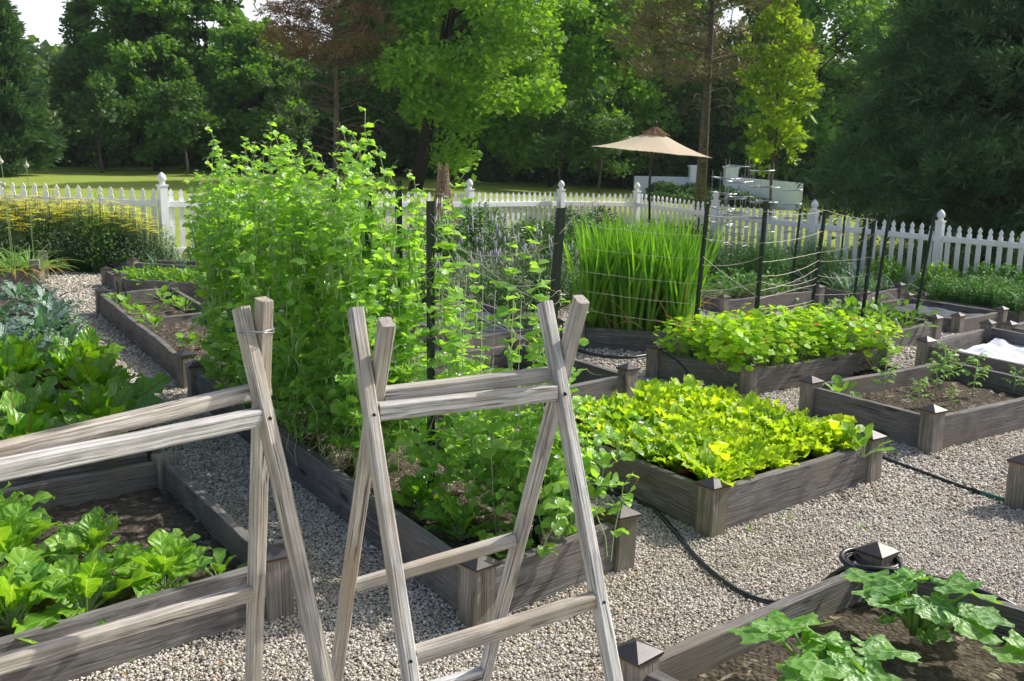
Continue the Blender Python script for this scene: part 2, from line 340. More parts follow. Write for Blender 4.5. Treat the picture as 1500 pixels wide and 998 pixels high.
# ------------------------------------------------------------------ leaf primitives
def P_oval(t): return np.sin(PI * np.clip(t, 0, 1) ** 0.85) ** 0.75
def P_round(t): return np.sqrt(np.clip(1 - (2 * t - 1) ** 2, 0, 1))
def P_tongue(t): return np.clip(0.28 + 0.95 * t ** 0.8, 0, 1) * np.sqrt(np.clip(1 - np.clip((t - 0.72) / 0.28, 0, 1) ** 2, 0, 1))
def P_sword(t): return np.clip(1 - t, 0, 1) ** 0.55 * (0.75 + 0.25 * np.sin(PI * t))
def P_lance(t): return np.sin(PI * np.clip(t, 0, 1) ** 0.7) ** 1.1
def P_chard(t): return np.sin(PI * np.clip(t * 0.97 + .03, 0, 1) ** 0.72) ** 0.6
def P_lobed(t): return P_tongue(t) * (0.72 + 0.32 * np.abs(np.sin(PI * (3.2 * t + .2))))
def blade(mb, base, az, elev, L, W, prof=P_oval, arch=0.6, fold=0.25, ruf=0.0, rf=3, nv=5, nu=2, roll=0.0, tint=0.5, mi=0, rng=RNG, jag=0.0):
    t = np.linspace(0, 1, nv + 1); el = elev - arch * t ** 1.2
    d = np.stack([np.cos(el) * math.cos(az), np.cos(el) * math.sin(az), np.sin(el)], -1)
    C = np.array(base) + np.concatenate([[np.zeros(3)], np.cumsum((d[1:] + d[:-1]) / 2, 0)]) * (L / nv)
    s = np.array([-math.sin(az), math.cos(az), 0.0])
    nrm = np.cross(d, s); cr, sr = math.cos(roll), math.sin(roll)
    S = cr * s + sr * nrm; N = -sr * s + cr * nrm
    w = W * prof(t) + 1e-4
    u = np.linspace(-1, 1, nu + 1)
    ww = w[:, None] * np.ones(nu + 1)[None]
    if jag: ww = ww * (1 + jag * rng.uniform(-1, 1, ww.shape) * (np.abs(u) > 0.9))
    ph = rng.uniform(0, 6.28)
    hgt = np.abs(u)[None] * ww * math.sin(fold)
    if ruf: hgt = hgt + ruf * W * (u ** 2)[None] * (np.sin(rf * 6.28 * t[:, None] + ph + np.sign(u)[None] * 1.3))
    V = C[:, None] + S[:, None] * (u[None] * ww * math.cos(fold))[..., None] + N[:, None] * (-hgt)[..., None] * -1
    a = np.arange(nv)[:, None] * (nu + 1) + np.arange(nu)[None]
    F = np.stack([a, a + 1, a + nu + 2, a + nu + 1], -1).reshape(-1, 4)
    uv = np.stack([np.broadcast_to(u[None], ww.shape), np.broadcast_to(t[:, None], ww.shape)], -1).reshape(-1, 2)
    mb.add(V.reshape(-1, 3), F, uv, tint, mi)
    return C[-1]
def disc(mb, c, az, tilt, R, lobes=0, depth=0.0, teeth=0, td=0.05, cup=0.15, ruf=0.05, n=24, rings=3, tint=0.5, mi=0, rng=RNG, notch=True):
    """palmate / round leaf: stalk joins at c, the blade spreads towards azimuth az"""
    ph = np.linspace(-PI, PI, n + 1)[:-1]
    r = np.ones(n) * R
    if lobes: r = R * (1 - depth * (0.5 - 0.5 * np.cos(ph * lobes))) * (0.82 + 0.25 * np.cos(ph / 2) ** 2)
    if notch: r = r * (1 - 0.75 * np.exp(-((np.abs(ph) - PI) / 0.28) ** 2))
    if teeth: r = r * (1 + td * np.where(np.arange(n) % 2, 1, -1))
    r = r * (1 + rng.normal(0, 0.02, n))
    fr = np.linspace(0, 1, rings + 1)[1:]
    off = R * 0.18
    p0 = rng.uniform(0, 6.28)
    V = [np.array([[0, 0, 0.0]])]
    for f in fr:
        rr = r * f
        z = cup * R * f * f + ruf * R * f * f * np.sin(ph * max(lobes, 5) + p0) - (0.10 * R * f * np.abs(np.sin(ph * lobes / 2)) if lobes else 0)
        V.append(np.stack([rr * np.cos(ph) + off * f, rr * np.sin(ph), z], -1))
    V = np.concatenate(V)
    ct, st = math.cos(tilt), math.sin(tilt)   # tilt: blade end up (+) or down (-)
    V = V @ np.array([[ct, 0, st], [0, 1, 0], [-st, 0, ct]])
    ca, sa = math.cos(az), math.sin(az)
    V = V @ np.array([[ca, sa, 0], [-sa, ca, 0], [0, 0, 1]]) + np.array(c)
    F3 = np.array([(0, 1 + j, 1 + (j + 1) % n) for j in range(n)])
    F4 = np.array([(1 + (i-1)*n + j, 1 + i*n + j, 1 + i*n + (j+1) % n, 1 + (i-1)*n + (j+1) % n) for i in range(1, rings) for j in range(n)])
    k = max(lobes, 5)
    uvr = np.concatenate([[0]] + [np.full(n, f) for f in fr]); uva = np.concatenate([[0]] + [np.abs(np.sin(ph * k / 2)) for f in fr])
    off0 = mb.n
    mb.add(V, F3, np.stack([uva * uvr, uvr], -1), tint, mi)
    if rings > 1: mb.F.setdefault((4, mi), []).append(F4 + off0)
def jit(rng, a, b): return rng.uniform(a, b)
# ================================================================== GROUND
# ---- materials
t = NT('gravel'); o = t.n('ShaderNodeNewGeometry').outputs['Position']
vc = t.voro(o, 75, out='Color'); vd = t.voro(o, 75)
sp = t.n('ShaderNodeSeparateColor'); t.l(vc, sp.inputs[0])
col = t.ramp(sp.outputs[0], [(0.0, (0.30, 0.28, 0.25)), (0.3, (0.47, 0.44, 0.39)), (0.55, (0.58, 0.54, 0.48)), (0.8, (0.52, 0.44, 0.34)), (1.0, (0.72, 0.70, 0.65))])
col = t.mix(t.ramp(vd, [(0.35, (0, 0, 0)), (0.75, (0.8, 0.8, 0.8))]), col, (0.09, 0.075, 0.06))
col = t.mix(t.math('MULTIPLY', t.noise(o, 0.9, 4), 0.5), col, (0.30, 0.26, 0.21))
M['gravel'] = t.done(t.bsdf(col, 0.8, t.math('SUBTRACT', 1.0, vd), 1.0, 0.012, 0.3).outputs[0])
t = NT('pebble'); r = t.rnd()
col = t.ramp(r, [(0.0, (0.30, 0.28, 0.26)), (0.15, (0.48, 0.45, 0.41)), (0.35, (0.66, 0.62, 0.55)), (0.5, (0.60, 0.52, 0.41)), (0.58, (0.72, 0.68, 0.61)), (0.8, (0.88, 0.85, 0.78)), (0.94, (0.56, 0.44, 0.32)), (1.0, (0.50, 0.49, 0.46))])
nz = t.noise(t.obj(), 1.5, 3)
col = t.mix(t.math('MULTIPLY', nz, 0.3), col, (0.38, 0.32, 0.26))
pos_ = t.n('ShaderNodeNewGeometry').outputs['Position']; pat = t.ramp(t.noise(pos_, 1.3, 4, .7), [(0.42, (.5, .5, .5)), (0.6, (0, 0, 0))])
col = t.mix(pat, col, t.mix(1.0, col, (0.74, 0.68, 0.60), 'MULTIPLY'))
M['pebble'] = t.done(t.bsdf(col, 0.55, None, spec=0.4).outputs[0])
t = NT('lawn'); o = t.n('ShaderNodeNewGeometry').outputs['Position']
n1 = t.noise(o, 0.25, 4); n2 = t.noise(o, 6, 5, 0.7); n3 = t.noise(t.mapping(o, (30, 30, 30)), 1, 3)
col = t.ramp(n1, [(0.35, (0.30, 0.39, 0.06)), (0.65, (0.50, 0.54, 0.12))])
col = t.mix(n2, col, (0.18, 0.29, 0.04)); col = t.mix(t.ramp(n3, [(0.4, (0, 0, 0)), (0.8, (.7, .7, .7))]), col, (0.42, 0.46, 0.12))
M['lawn'] = t.done(t.bsdf(col, 0.9, t.math('ADD', n2, n3), 0.8, 0.05, 0.1).outputs[0])
t = NT('soil'); o = t.n('ShaderNodeNewGeometry').outputs['Position']
n1 = t.noise(o, 22, 6, 0.75); n2 = t.noise(o, 3, 3); v = t.voro(o, 55)
col = t.ramp(n1, [(0.3, (0.04, 0.032, 0.024)), (0.55, (0.13, 0.105, 0.08)), (0.75, (0.27, 0.225, 0.175))])
col = t.mix(t.ramp(t.voro(o, 38, out='Color'), [(0.8, (0, 0, 0)), (0.86, (.8, .8, .8))]), col, (0.42, 0.35, 0.26))
M['soil'] = t.done(t.bsdf(col, 0.95, t.math('ADD', n1, t.math('MULTIPLY', v, -0.6)), 1.0, 0.03, 0.15).outputs[0])

# ---- terrain sheet: one grid out to the horizon
m = MB()
xs = np.concatenate([[-900, -400, -200, -100, -60], np.arange(-40, -9, 3), np.arange(-9, 15, 1.0), np.arange(15, 41, 3), [60, 100, 200, 400, 900]])
ys = np.concatenate([[-200, -60, -20, -8, -3], np.arange(0, 20, 0.5), np.arange(20, 60, 4), [70, 100, 200, 500, 1200]])
X, Y = np.meshgrid(xs, ys); Z = gh_np(X, Y) - 0.014
nx = len(xs); a = np.arange(len(ys) - 1)[:, None] * nx + np.arange(nx - 1)[None]
m.add(np.stack([X, Y, Z], -1).reshape(-1, 3), np.stack([a, a + 1, a + nx + 1, a + nx], -1).reshape(-1, 4))
struct(m.build('lawn', M['lawn']), 'mown lawn reaching back to the woods')

FEN = [(-8.1, 11.7), (-6.2, 12.02), (-4.28, 12.35), (-2.43, 13.8), (-0.68, 15.34), (0.77, 16.8), (2.14, 17.78), (3.15, 15.9), (4.29, 14.5), (5.68, 13.49), (7.15, 12.55), (8.6, 11.6), (10.0, 10.7)]
# gravel sheet inside the fence
m = MB()
poly = [(-8.0, 11.4)] + [(x, y - 0.25) for x, y in FEN[1:-1]] + [(10.0, 10.3), (10, -3), (-8, -3)]
xs = np.arange(-8, 10.01, 0.25); ys = np.arange(-3, 17.6, 0.25)
def inpoly(x, y, P):
    c = False; j = len(P) - 1
    for i in range(len(P)):
        if (P[i][1] > y) != (P[j][1] > y) and x < (P[j][0]-P[i][0]) * (y-P[i][1]) / (P[j][1]-P[i][1]) + P[i][0]: c = not c
        j = i
    return c
idx = {}; V = []; F = []
def vid(i, k):
    if (i, k) not in idx: idx[(i, k)] = len(V); V.append((xs[i], ys[k], gh(xs[i], ys[k]) - 0.004))
    return idx[(i, k)]
for i in range(len(xs) - 1):
    for k in range(len(ys) - 1):
        if inpoly(xs[i] + .125, ys[k] + .125, poly): F.append((vid(i, k), vid(i + 1, k), vid(i + 1, k + 1), vid(i, k + 1)))
m.add(V, F); struct(m.build('gravel_path', M['gravel']), 'pea gravel paths between the beds')

# ================================================================== RAISED BEDS
BEDS = []   # polygons, for keeping pebbles and plants in or out
H_B = 0.19
def cap_mb(sz):
    m = MB(); s = sz / 2 + 0.007
    m.add([(-s, -s, 0.006), (s, -s, 0.006), (s, s, 0.006), (-s, s, 0.006), (-s, -s, 0.014), (s, -s, 0.014), (s, s, 0.014), (-s, s, 0.014), (0, 0, 0.043)],
          [(3, 2, 1, 0), (0, 1, 5, 4), (1, 2, 6, 5), (2, 3, 7, 6), (3, 0, 4, 7), (4, 5, 8), (5, 6, 8), (6, 7, 8), (7, 4, 8)])
    q = s - 0.003
    m.box((0, 0, 0.0025), (2 * q, 2 * q, 0.007), mi=1)
    return m
CAP = cap_mb(0.094).build('post_cap', [M['cap'], M['cap_trim']], None, smooth=False); CAPD = CAP.data; bpy.data.objects.remove(CAP)
def raised_bed(label, P, posts=(0, 1, 2, 3), soil=0.13, hgt=H_B, extra=(), post_h=0.212, nocap=(), group='raised vegetable beds edged with grey boards'):
    cx = sum(p[0] for p in P) / len(P); cy = sum(p[1] for p in P) / len(P); g = gh(cx, cy)
    root = thing('raised_bed', label, 'raised bed', (cx, cy, g), 0, group)
    n = len(P); ctr = Vector((cx, cy))
    hp = 0.047
    for i in range(n):
        a, b = Vector(P[i]), Vector(P[(i + 1) % n]); d = (b - a).normalized()
        nn = Vector((d.y, -d.x))
        if nn.dot(ctr - a) > 0: nn = -nn
        off = nn * 0.0
        a2 = a + d * (hp + 0.002) + off; b2 = b - d * (hp + 0.002) + off
        beam('board', (a2.x, a2.y, g + hgt / 2 - 0.01), (b2.x, b2.y, g + hgt / 2 - 0.01), hgt + 0.02, 0.042, M['bed_wood'], root, nseg=max(6, int((b2-a2).length * 14)), wob=0.003, ragged=0.0012)
    for (p, q) in extra:
        beam('board', (p[0], p[1], g + hgt / 2 - 0.015), (q[0], q[1], g + hgt / 2 - 0.015), hgt, 0.04, M['bed_wood'], root, nseg=8)
    for i in posts:
        p = P[i]; nb = Vector(P[(i + 1) % n]) - Vector(p); ang = math.atan2(nb.y, nb.x) + random.uniform(-.03, .03)
        lean = Vector((random.gauss(0, .004), random.gauss(0, .004)))
        hh = post_h + random.uniform(-.008, .008)
        po = beam('post', (p[0], p[1], g - 0.03), (p[0] + lean.x, p[1] + lean.y, g + hh), 0.094, 0.094, M['post_wood'], root, nseg=5, wob=0.001, side=(math.cos(ang), math.sin(ang), 0), bev=0.006)
        if i not in nocap:
            c = bpy.data.objects.new('post_cap', CAPD); COL.objects.link(c); c.parent = po
            L = hh + 0.03
            # post local X runs up: rotate the cap so that its z follows post x
            c.matrix_local = Matrix(((0, 0, 1, L), (1, 0, 0, 0), (0, 1, 0, 0), (0, 0, 0, 1)))
    # soil sheet, gently heaped
    m = MB(); k = 22
    A, B_, C_, D = [np.array(q, float) for q in (P if n == 4 else P[:4])]
    u = np.linspace(0, 1, k + 1)
    U, W = np.meshgrid(u, u)
    XY = (1-U)[..., None]*(1-W)[..., None]*A + U[..., None]*(1-W)[..., None]*B_ + U[..., None]*W[..., None]*C_ + (1-U)[..., None]*W[..., None]*D
    ins = 0.015
    XY = XY * (1 - ins) + np.array([cx, cy]) * ins
    Z = soil + 0.03 * np.sin(PI * U) * np.sin(PI * W) - 0.012 + RNG.normal(0, 0.006, U.shape)
    a = np.arange(k)[:, None] * (k + 1) + np.arange(k)[None]
    m.add(np.concatenate([XY - np.array([cx, cy]), Z[..., None]], -1).reshape(-1, 3), np.stack([a, a + 1, a + k + 2, a + k + 1], -1).reshape(-1, 4))
    m.build('soil', M['soil'], root)
    BEDS.append([tuple(q) for q in P])
    return root, g + soil
def lerp2(A, B, u): return (A[0] + (B[0] - A[0]) * u, A[1] + (B[1] - A[1]) * u)
def inbed(P, u, v):
    a = lerp2(P[0], P[1], u); b = lerp2(P[3], P[2], u); return lerp2(a, b, v)

# corner order: near, right, back, left (seen from the camera)
B_LET = [(0.84, 3.98), (1.75, 4.71), (1.06, 5.74), (0.15, 5.0)]
B_PEA = [(-0.105, 3.15), (0.42, 3.63), (-1.41, 6.49), (-1.93, 6.01)]
B_ZUC = [(1.21, 1.66), (2.13, 2.37), (1.28, 3.28), (0.36, 2.55)]
B_RAD = [(-1.75, 2.37), (-0.79, 3.19), (-1.52, 4.26), (-2.48, 3.46)]
B_CHA = [(-2.62, 3.72), (-1.6, 4.38), (-2.75, 6.43), (-3.77, 5.77)]
B_KAL = [(-3.85, 5.92), (-2.83, 6.58), (-4.42, 9.46), (-5.44, 8.8)]
B_GAR = [(-5.45, 9.6), (-4.85, 10.15), (-5.12, 10.9), (-6.0, 10.4)]
B_LC = [(-2.1, 6.33), (-1.62, 6.8), (-3.24, 9.46), (-3.73, 9.02)]
B_UP = [(-3.99, 10.15), (-2.2, 9.6), (-2.0, 10.25), (-4.33, 10.66)]
B_ON = [(-4.33, 11.4), (-2.4, 10.9), (-2.3, 11.6), (-4.8, 11.72)]
B_TOM = [(2.25, 5.2), (3.38, 5.93), (2.93, 6.64), (1.80, 5.88)]
B_NAS = [(1.55, 6.37), (2.68, 7.13), (2.13, 7.66), (1.0, 6.87)]
B_EMP = [(-0.2, 5.33), (0.72, 6.08), (0.03, 7.0), (-0.88, 6.25)]
B_GLA = [(0.55, 8.02), (1.38, 7.82), (1.58, 8.75), (0.8, 9.0)]
B_FAB = [(3.62, 6.5), (4.5, 7.2), (3.92, 8.18), (3.10, 7.42)]
B_FAR = [(5.1, 8.1), (6.1, 8.9), (5.4, 9.85), (4.5, 8.98)]
B_DRK = [(4.46, 9.95), (5.15, 10.5), (4.5, 11.35), (3.78, 10.8)]
B_HER = [(5.6, 10.85), (6.6, 11.6), (5.9, 12.75), (4.95, 12.0)]
B_BEA = [(2.96, 8.15), (3.83, 9.0), (3.2, 9.9), (2.35, 9.05)]
B_POT = [(2.28, 10.76), (3.57, 11.64), (3.0, 12.5), (1.75, 11.6)]
B_LEE = [(4.15, 11.75), (4.8, 12.4), (4.2, 13.2), (3.6, 12.65)]
B_RGT = [(3.0, 3.5), (3.9, 4.2), (3.22, 5.06), (2.32, 4.36)]
B_MID = [(-0.35, 7.4), (0.35, 8.0), (-0.4, 9.2), (-1.1, 8.5)]
raised_bed('raised bed full of bright lime green lettuce in open gravel', B_LET, soil=0.14)
raised_bed('long raised bed under the tall pea vines', B_PEA, soil=0.10)
raised_bed('raised bed planted with squash and with hose on its back post', B_ZUC, soil=0.10)
raised_bed('raised bed with radish plants and half bare soil in front of the chard', B_RAD, soil=0.09, nocap=(2,))
raised_bed('raised bed crowded with red stemmed chard', B_CHA, posts=(0, 3), soil=0.12)
raised_bed('long raised bed filled with blue grey kale', B_KAL, posts=(1,), soil=0.12)
raised_bed('raised bed of yellowing garlic plants beside the yellow flowers', B_GAR, posts=(1, 2), soil=0.12, nocap=(1, 2), post_h=0.3)
mA, mB_ = lerp2(B_LC[0], B_LC[3], 0.55), lerp2(B_LC[1], B_LC[2], 0.55)
raised_bed('narrow raised bed of young leafy seedlings divided by a cross board', B_LC, soil=0.10, extra=[(mA, mB_)])
raised_bed('raised bed of low bright parsley behind the seedling bed', B_UP, soil=0.14)
raised_bed('raised bed of onions and purple flowers nearest the left picket fence', B_ON, soil=0.14)
raised_bed('raised bed of small tomato seedlings in bare soil', B_TOM, soil=0.09)
raised_bed('raised bed overflowing with nasturtiums under the green stakes', B_NAS, soil=0.12)
raised_bed('empty raised bed between the pea vines and the nasturtiums', B_EMP, soil=0.05)
raised_bed('raised bed packed with tall sword leaved gladiolus', B_GLA, soil=0.14)
raised_bed('raised bed with crumpled white cloth inside', B_FAB, soil=0.07)
raised_bed('empty raised bed at the right edge beyond the cloth bed', B_FAR, soil=0.06)
raised_bed('raised bed lined with dark fabric in front of the green herb bed', B_DRK, soil=0.10)
raised_bed('raised bed brimming with fine dark green herbs by the right fence', B_HER, soil=0.16)
raised_bed('raised bed of bushy beans among the green stakes', B_BEA, soil=0.13)
raised_bed('raised bed of leafy potato plants in front of the tomato cages', B_POT, soil=0.14)
raised_bed('raised bed of strappy grey leeks beside the white fence', B_LEE, soil=0.13)
raised_bed('raised bed of which only one corner shows at the right edge', B_RGT, soil=0.07)
raised_bed('raised bed seen through gaps in the pea vines', B_MID, soil=0.1)

# ================================================================== PEBBLES
def in_any_bed(x, y, grow=0.0):
    res = np.zeros(len(x), bool)
    for P in BEDS:
        c = np.mean(P, 0); ok = np.ones(len(x), bool)
        for i in range(4):
            a, b = np.array(P[i]), np.array(P[(i + 1) % 4]); n = np.array([b[1]-a[1], a[0]-b[0]]); n /= np.linalg.norm(n)
            if n @ (c - a) > 0: n = -n
            ok &= ((x - a[0]) * n[0] + (y - a[1]) * n[1]) < grow
        res |= ok
    return res
def pebbles(n, y0, y1, size, seed):
    r = np.random.default_rng(seed)
    y = r.uniform(y0, y1, n); hw = 0.56 * y + 0.5; x = r.uniform(-1, 1, n) * (0.56 * y1 + 0.5)
    k = (np.abs(x) < hw) & ~in_any_bed(x, y, -0.01)
    x, y = x[k], y[k]
    return x, y, size * r.lognormal(0, 0.28, len(x))
parts_ = [pebbles(290000, 1.5, 4.3, 0.0034, 1), pebbles(230000, 4.3, 7.2, 0.0048, 2), pebbles(90000, 7.2, 11.8, 0.008, 3)]
x = np.concatenate([q[0] for q in parts_]); y = np.concatenate([q[1] for q in parts_]); s_ = np.concatenate([q[2] for q in parts_])
z = gh_np(x, y) + s_ * 0.15 + np.abs(RNG.normal(0, 0.0035, len(x)))
k = (y < 12)
# nothing grows out past the yarrow border at the left back
me = bpy.data.meshes.new('gravel_pebbles'); me.vertices.add(k.sum()); me.vertices.foreach_set('co', np.stack([x, y, z], -1)[k].astype(np.float32).ravel())
at = me.attributes.new('psize', 'FLOAT', 'POINT'); at.data.foreach_set('value', s_[k].astype(np.float32))
peb = bpy.data.objects.new('gravel_pebbles', me); COL.objects.link(peb); tag(peb, 'loose pea gravel pebbles of cream grey and rust', None, kind='stuff')
phi = (1 + 5 ** .5) / 2
ico = [(-1, phi, 0), (1, phi, 0), (-1, -phi, 0), (1, -phi, 0), (0, -1, phi), (0, 1, phi), (0, -1, -phi), (0, 1, -phi), (phi, 0, -1), (phi, 0, 1), (-phi, 0, -1), (-phi, 0, 1)]
icf = [(0,11,5),(0,5,1),(0,1,7),(0,7,10),(0,10,11),(1,5,9),(5,11,4),(11,10,2),(10,7,6),(7,1,8),(3,9,4),(3,4,2),(3,2,6),(3,6,8),(3,8,9),(4,9,5),(2,4,11),(6,2,10),(8,6,7),(9,8,1)]
import bmesh
bm = bmesh.new(); vs = [bm.verts.new(Vector(v).normalized()) for v in ico]
for f in icf: bm.faces.new([vs[i] for i in f])
bmesh.ops.subdivide_edges(bm, edges=bm.edges[:], cuts=1, use_grid_fill=True)
for v in bm.verts:
    v.co.normalize(); v.co *= 1 + 0.16 * math.sin(v.co.x * 3.1 + 1) * math.cos(v.co.y * 2.3)
    v.co.z *= 0.68; v.co.x *= 1.25
pm = bpy.data.meshes.new('pebble'); bm.to_mesh(pm); bm.free()
for f in pm.polygons: f.use_smooth = True
pm.materials.append(M['pebble'])
pob = bpy.data.objects.new('pebble', pm)
ng = bpy.data.node_groups.new('scatter_pebbles', 'GeometryNodeTree')
ng.interface.new_socket('Geometry', in_out='INPUT', socket_type='NodeSocketGeometry'); ng.interface.new_socket('Geometry', in_out='OUTPUT', socket_type='NodeSocketGeometry')
gi = ng.nodes.new('NodeGroupInput'); go = ng.nodes.new('NodeGroupOutput')
oi = ng.nodes.new('GeometryNodeObjectInfo'); oi.inputs['Object'].default_value = pob; oi.inputs['As Instance'].default_value = True
ip = ng.nodes.new('GeometryNodeInstanceOnPoints')
rv = ng.nodes.new('FunctionNodeRandomValue'); rv.data_type = 'FLOAT_VECTOR'; rv.inputs['Min'].default_value = (-.5, -.5, 0); rv.inputs['Max'].default_value = (.5, .5, 6.28)
na = ng.nodes.new('GeometryNodeInputNamedAttribute'); na.data_type = 'FLOAT'; na.inputs['Name'].default_value = 'psize'
ng.links.new(gi.outputs[0], ip.inputs['Points']); ng.links.new(oi.outputs['Geometry'], ip.inputs['Instance']); ng.links.new(rv.outputs['Value'], ip.inputs['Rotation'])
ng.links.new(na.outputs['Attribute'], ip.inputs['Scale']); ng.links.new(ip.outputs[0], go.inputs[0])
md = peb.modifiers.new('scatter', 'NODES'); md.node_group = ng

# ================================================================== PICKET FENCE
def picket_mb(m, c, w, z0, z1, ang, th=0.018):
    h = w / 2
    prof = [(-h, z0), (h, z0), (h, z1 - 0.105), (h * .62, z1 - 0.085), (h * .62, z1 - 0.072), (h * .95, z1 - 0.05), (h * .45, z1 - 0.018), (0, z1),
            (-h * .45, z1 - 0.018), (-h * .95, z1 - 0.05), (-h * .62, z1 - 0.072), (-h * .62, z1 - 0.085), (-h, z1 - 0.105)]
    ca, sa = math.cos(ang), math.sin(ang); n = len(prof); V = []
    for s in (-th / 2, th / 2):
        for (a, z) in prof: V.append((c[0] + a * ca - s * sa, c[1] + a * sa + s * ca, c[2] + z))
    F = [tuple(range(n)), tuple(range(n, 2 * n))[::-1]] + [(i, i + n, (i + 1) % n + n, (i + 1) % n) for i in range(n)]
    m.add(V, F)
fence = thing('picket_fence', 'white picket fence with ball topped posts around the garden', 'fence', (FEN[0][0], FEN[0][1], 0))
for i, (px_, py_) in enumerate(FEN):
    g = gh(px_, py_); L = Vector((px_ - FEN[0][0], py_ - FEN[0][1], g))
    m = MB(); m.box((L.x, L.y, L.z + 0.49), (0.092, 0.092, 1.0), 0.76)
    m.box((L.x, L.y, L.z + 0.992), (0.112, 0.112, 0.02), 0.76); po = m.build('post', M['white_vinyl'], fence, smooth=False)
    m = MB(); m.lathe([(0.0, 1.0), (0.036, 1.003), (0.04, 1.018), (0.03, 1.028), (0.034, 1.036), (0.052, 1.055), (0.054, 1.08), (0.045, 1.108), (0.024, 1.132), (0.004, 1.15), (0, 1.15)], (L.x, L.y, L.z), 14)
    m.build('finial', M['white_vinyl'], po)
for i in range(len(FEN) - 1):
    a = Vector((*FEN[i], gh(*FEN[i]))); b = Vector((*FEN[i + 1], gh(*FEN[i + 1]))); d = (b - a).normalized(); off = Vector(FEN[0]).to_3d(); off.z = 0
    ang = math.atan2(d.y, d.x); Ln = (b - a).length
    for zc in (0.19, 0.765):
        p0 = a + d * 0.05 + Vector((0, 0, zc)); p1 = b - d * 0.05 + Vector((0, 0, zc))
        beam('rail', p0, p1, 0.075, 0.035, M['white_vinyl'], fence, nseg=1, wob=0, bev=0.003)
    sp_ = 0.118
    n = int((Ln - 0.12) / sp_); m = MB()
    nrm = Vector((-d.y, d.x, 0))
    if nrm.y < 0: nrm = -nrm
    for k in range(n):
        q = a + d * (0.05 + (Ln - 0.1) * (k + 0.5) / n) - off + nrm * 0.03
        picket_mb(m, (q.x, q.y, q.z), 0.060, 0.05, 0.95 + random.uniform(-.004, .004), ang)
    m.build('picket_panel', M['white_vinyl'], fence, smooth=False)

# ================================================================== TRELLISES
def trellis(label, x, y, th, zc, L, kf, kb, tops, rails):
    th = rad(th); r = Vector((math.cos(th), math.sin(th), 0)); n = Vector((math.sin(th), -math.cos(th), 0))
    root = thing('a_frame_trellis', label, 'trellis', (x, y, 0), 0, None)
    def F(i, z, side): return Vector((x, y, z)) + r * L[i] + (n * kf * (zc - z) if side > 0 else -n * kb * (zc - z))
    W, T = 0.040, 0.026
    for i in range(len(L)):
        for side in (1, -1):
            sh = r * (0.0135 if side < 0 else -0.0135)
            zt = tops[i][0 if side > 0 else 1]
            beam('leg', F(i, zt, side) + sh, F(i, 0.0, side) + sh, 0.0345, 0.025, M['trellis_wood'], root, nseg=26, wob=0.0012, side=n, bev=0.003)
    for (side, za, zb, w) in rails:
        e0 = r * (-0.03 if side > 0 else 0.0); off = (n if side > 0 else -n) * 0.016
        A = F(0, za, side) + off * 0 + r * (0.0005 if side > 0 else 0.028); B = F(1, zb, side) - r * (0.028 if side > 0 else 0.0005)
        beam('rung', A, B, w * .92, 0.028, M['trellis_wood'], root, nseg=20, wob=0.0012, bev=0.004)
    for (side, za, zb, w) in rails:
        for i, zz in ((0, za), (1, zb)):
            c = F(i, zz, side) + (n if side > 0 else -n) * .0195 + r * (-.0135 if side > 0 else .0135) - Vector((x, y, 0)); m = MB()
            d_ = (n if side > 0 else -n) * .003
            m.tube([c - d_, c + d_ * .6], .0042, .0036, sides=8); m.build('screw', M['dark_metal'], root)
    return root
TR1 = trellis('weathered wooden a-frame trellis standing whole in front of the peas', -0.269, 1.895, 26.7, 1.15, (0.0, 0.416), 0.461, 0.41,
        ((1.272, 1.262), (1.262, 1.284)), [(1, 1.085, 1.085, .036), (1, 0.672, 0.698, .034), (-1, 1.105, 1.112, .032), (-1, 0.616, 0.67, .032), (-1, 0.2, 0.232, .032), (1, 0.25, 0.25, .032)])
TR2 = trellis('weathered wooden a-frame trellis cut off by the left edge', -0.486, 1.879, 43, 1.2, (0.0, -0.72), 0.40, 0.122,
        ((1.278, 1.298), (1.28, 1.29)), [(1, 1.082, 1.076, .036), (-1, 1.12, 1.072, .032), (-1, 0.68, 0.70, .034), (1, 0.60, 0.60, .034), (1, 0.25, 0.25, .032), (-1, .25, .25, .032)])

# ================================================================== GREEN STAKES AND TWINE
def stake(base, top, label, group, w=0.034, notch=True):
    b = Vector(base); tp = Vector(top)
    root = thing('garden_stake', label, 'stake', (b.x, b.y, b.z), 0, group)
    d = (tp - b); L = d.length
    m = MB()
    h = w / 2
    sec = [(-h, -0.003), (-h, 0.003), (-0.004, 0.004), (-0.004, 0.020), (0.004, 0.020), (0.004, 0.004), (h, 0.003), (h, -0.003)]
    V = []
    for f in np.linspace(-0.15 / L, 1, 12):
        q = d * f
        for (a, c) in sec: V.append((q.x + a, q.y - c, q.z))
    F = [tuple(range(8)), tuple(88 + j for j in range(8))[::-1]]
    for i in range(11):
        for j in range(8): k = (j + 1) % 8; F.append((i*8+j, (i+1)*8+j, (i+1)*8+k, i*8+k))
    m.add(V, F); m.build('rail', M['stake'], root, smooth=False)
    if notch:
        m = MB()
        for z in np.arange(0.12, L - 0.04, 0.055):
            q = d * (z / L); m.box((q.x, q.y - 0.022, q.z), (0.010, 0.008, 0.018))
        m.build('stud', M['stake'], root, smooth=False)
    return root
def top_of(x, y, px_lean, zt): return (x + px_lean, y, zt)
SG = 'dark green metal stakes'
S_P1 = ((-0.34, 4.17, 0.05), (-0.345, 4.17, 1.35)); S_P2 = ((0.10, 3.56, 0.05), (0.165, 3.57, 1.37))
stake(*S_P1, 'dark green stake at the end of the dense pea vines', SG)
stake(*S_P2, 'dark green stake rising behind the right legs of the whole trellis', SG)
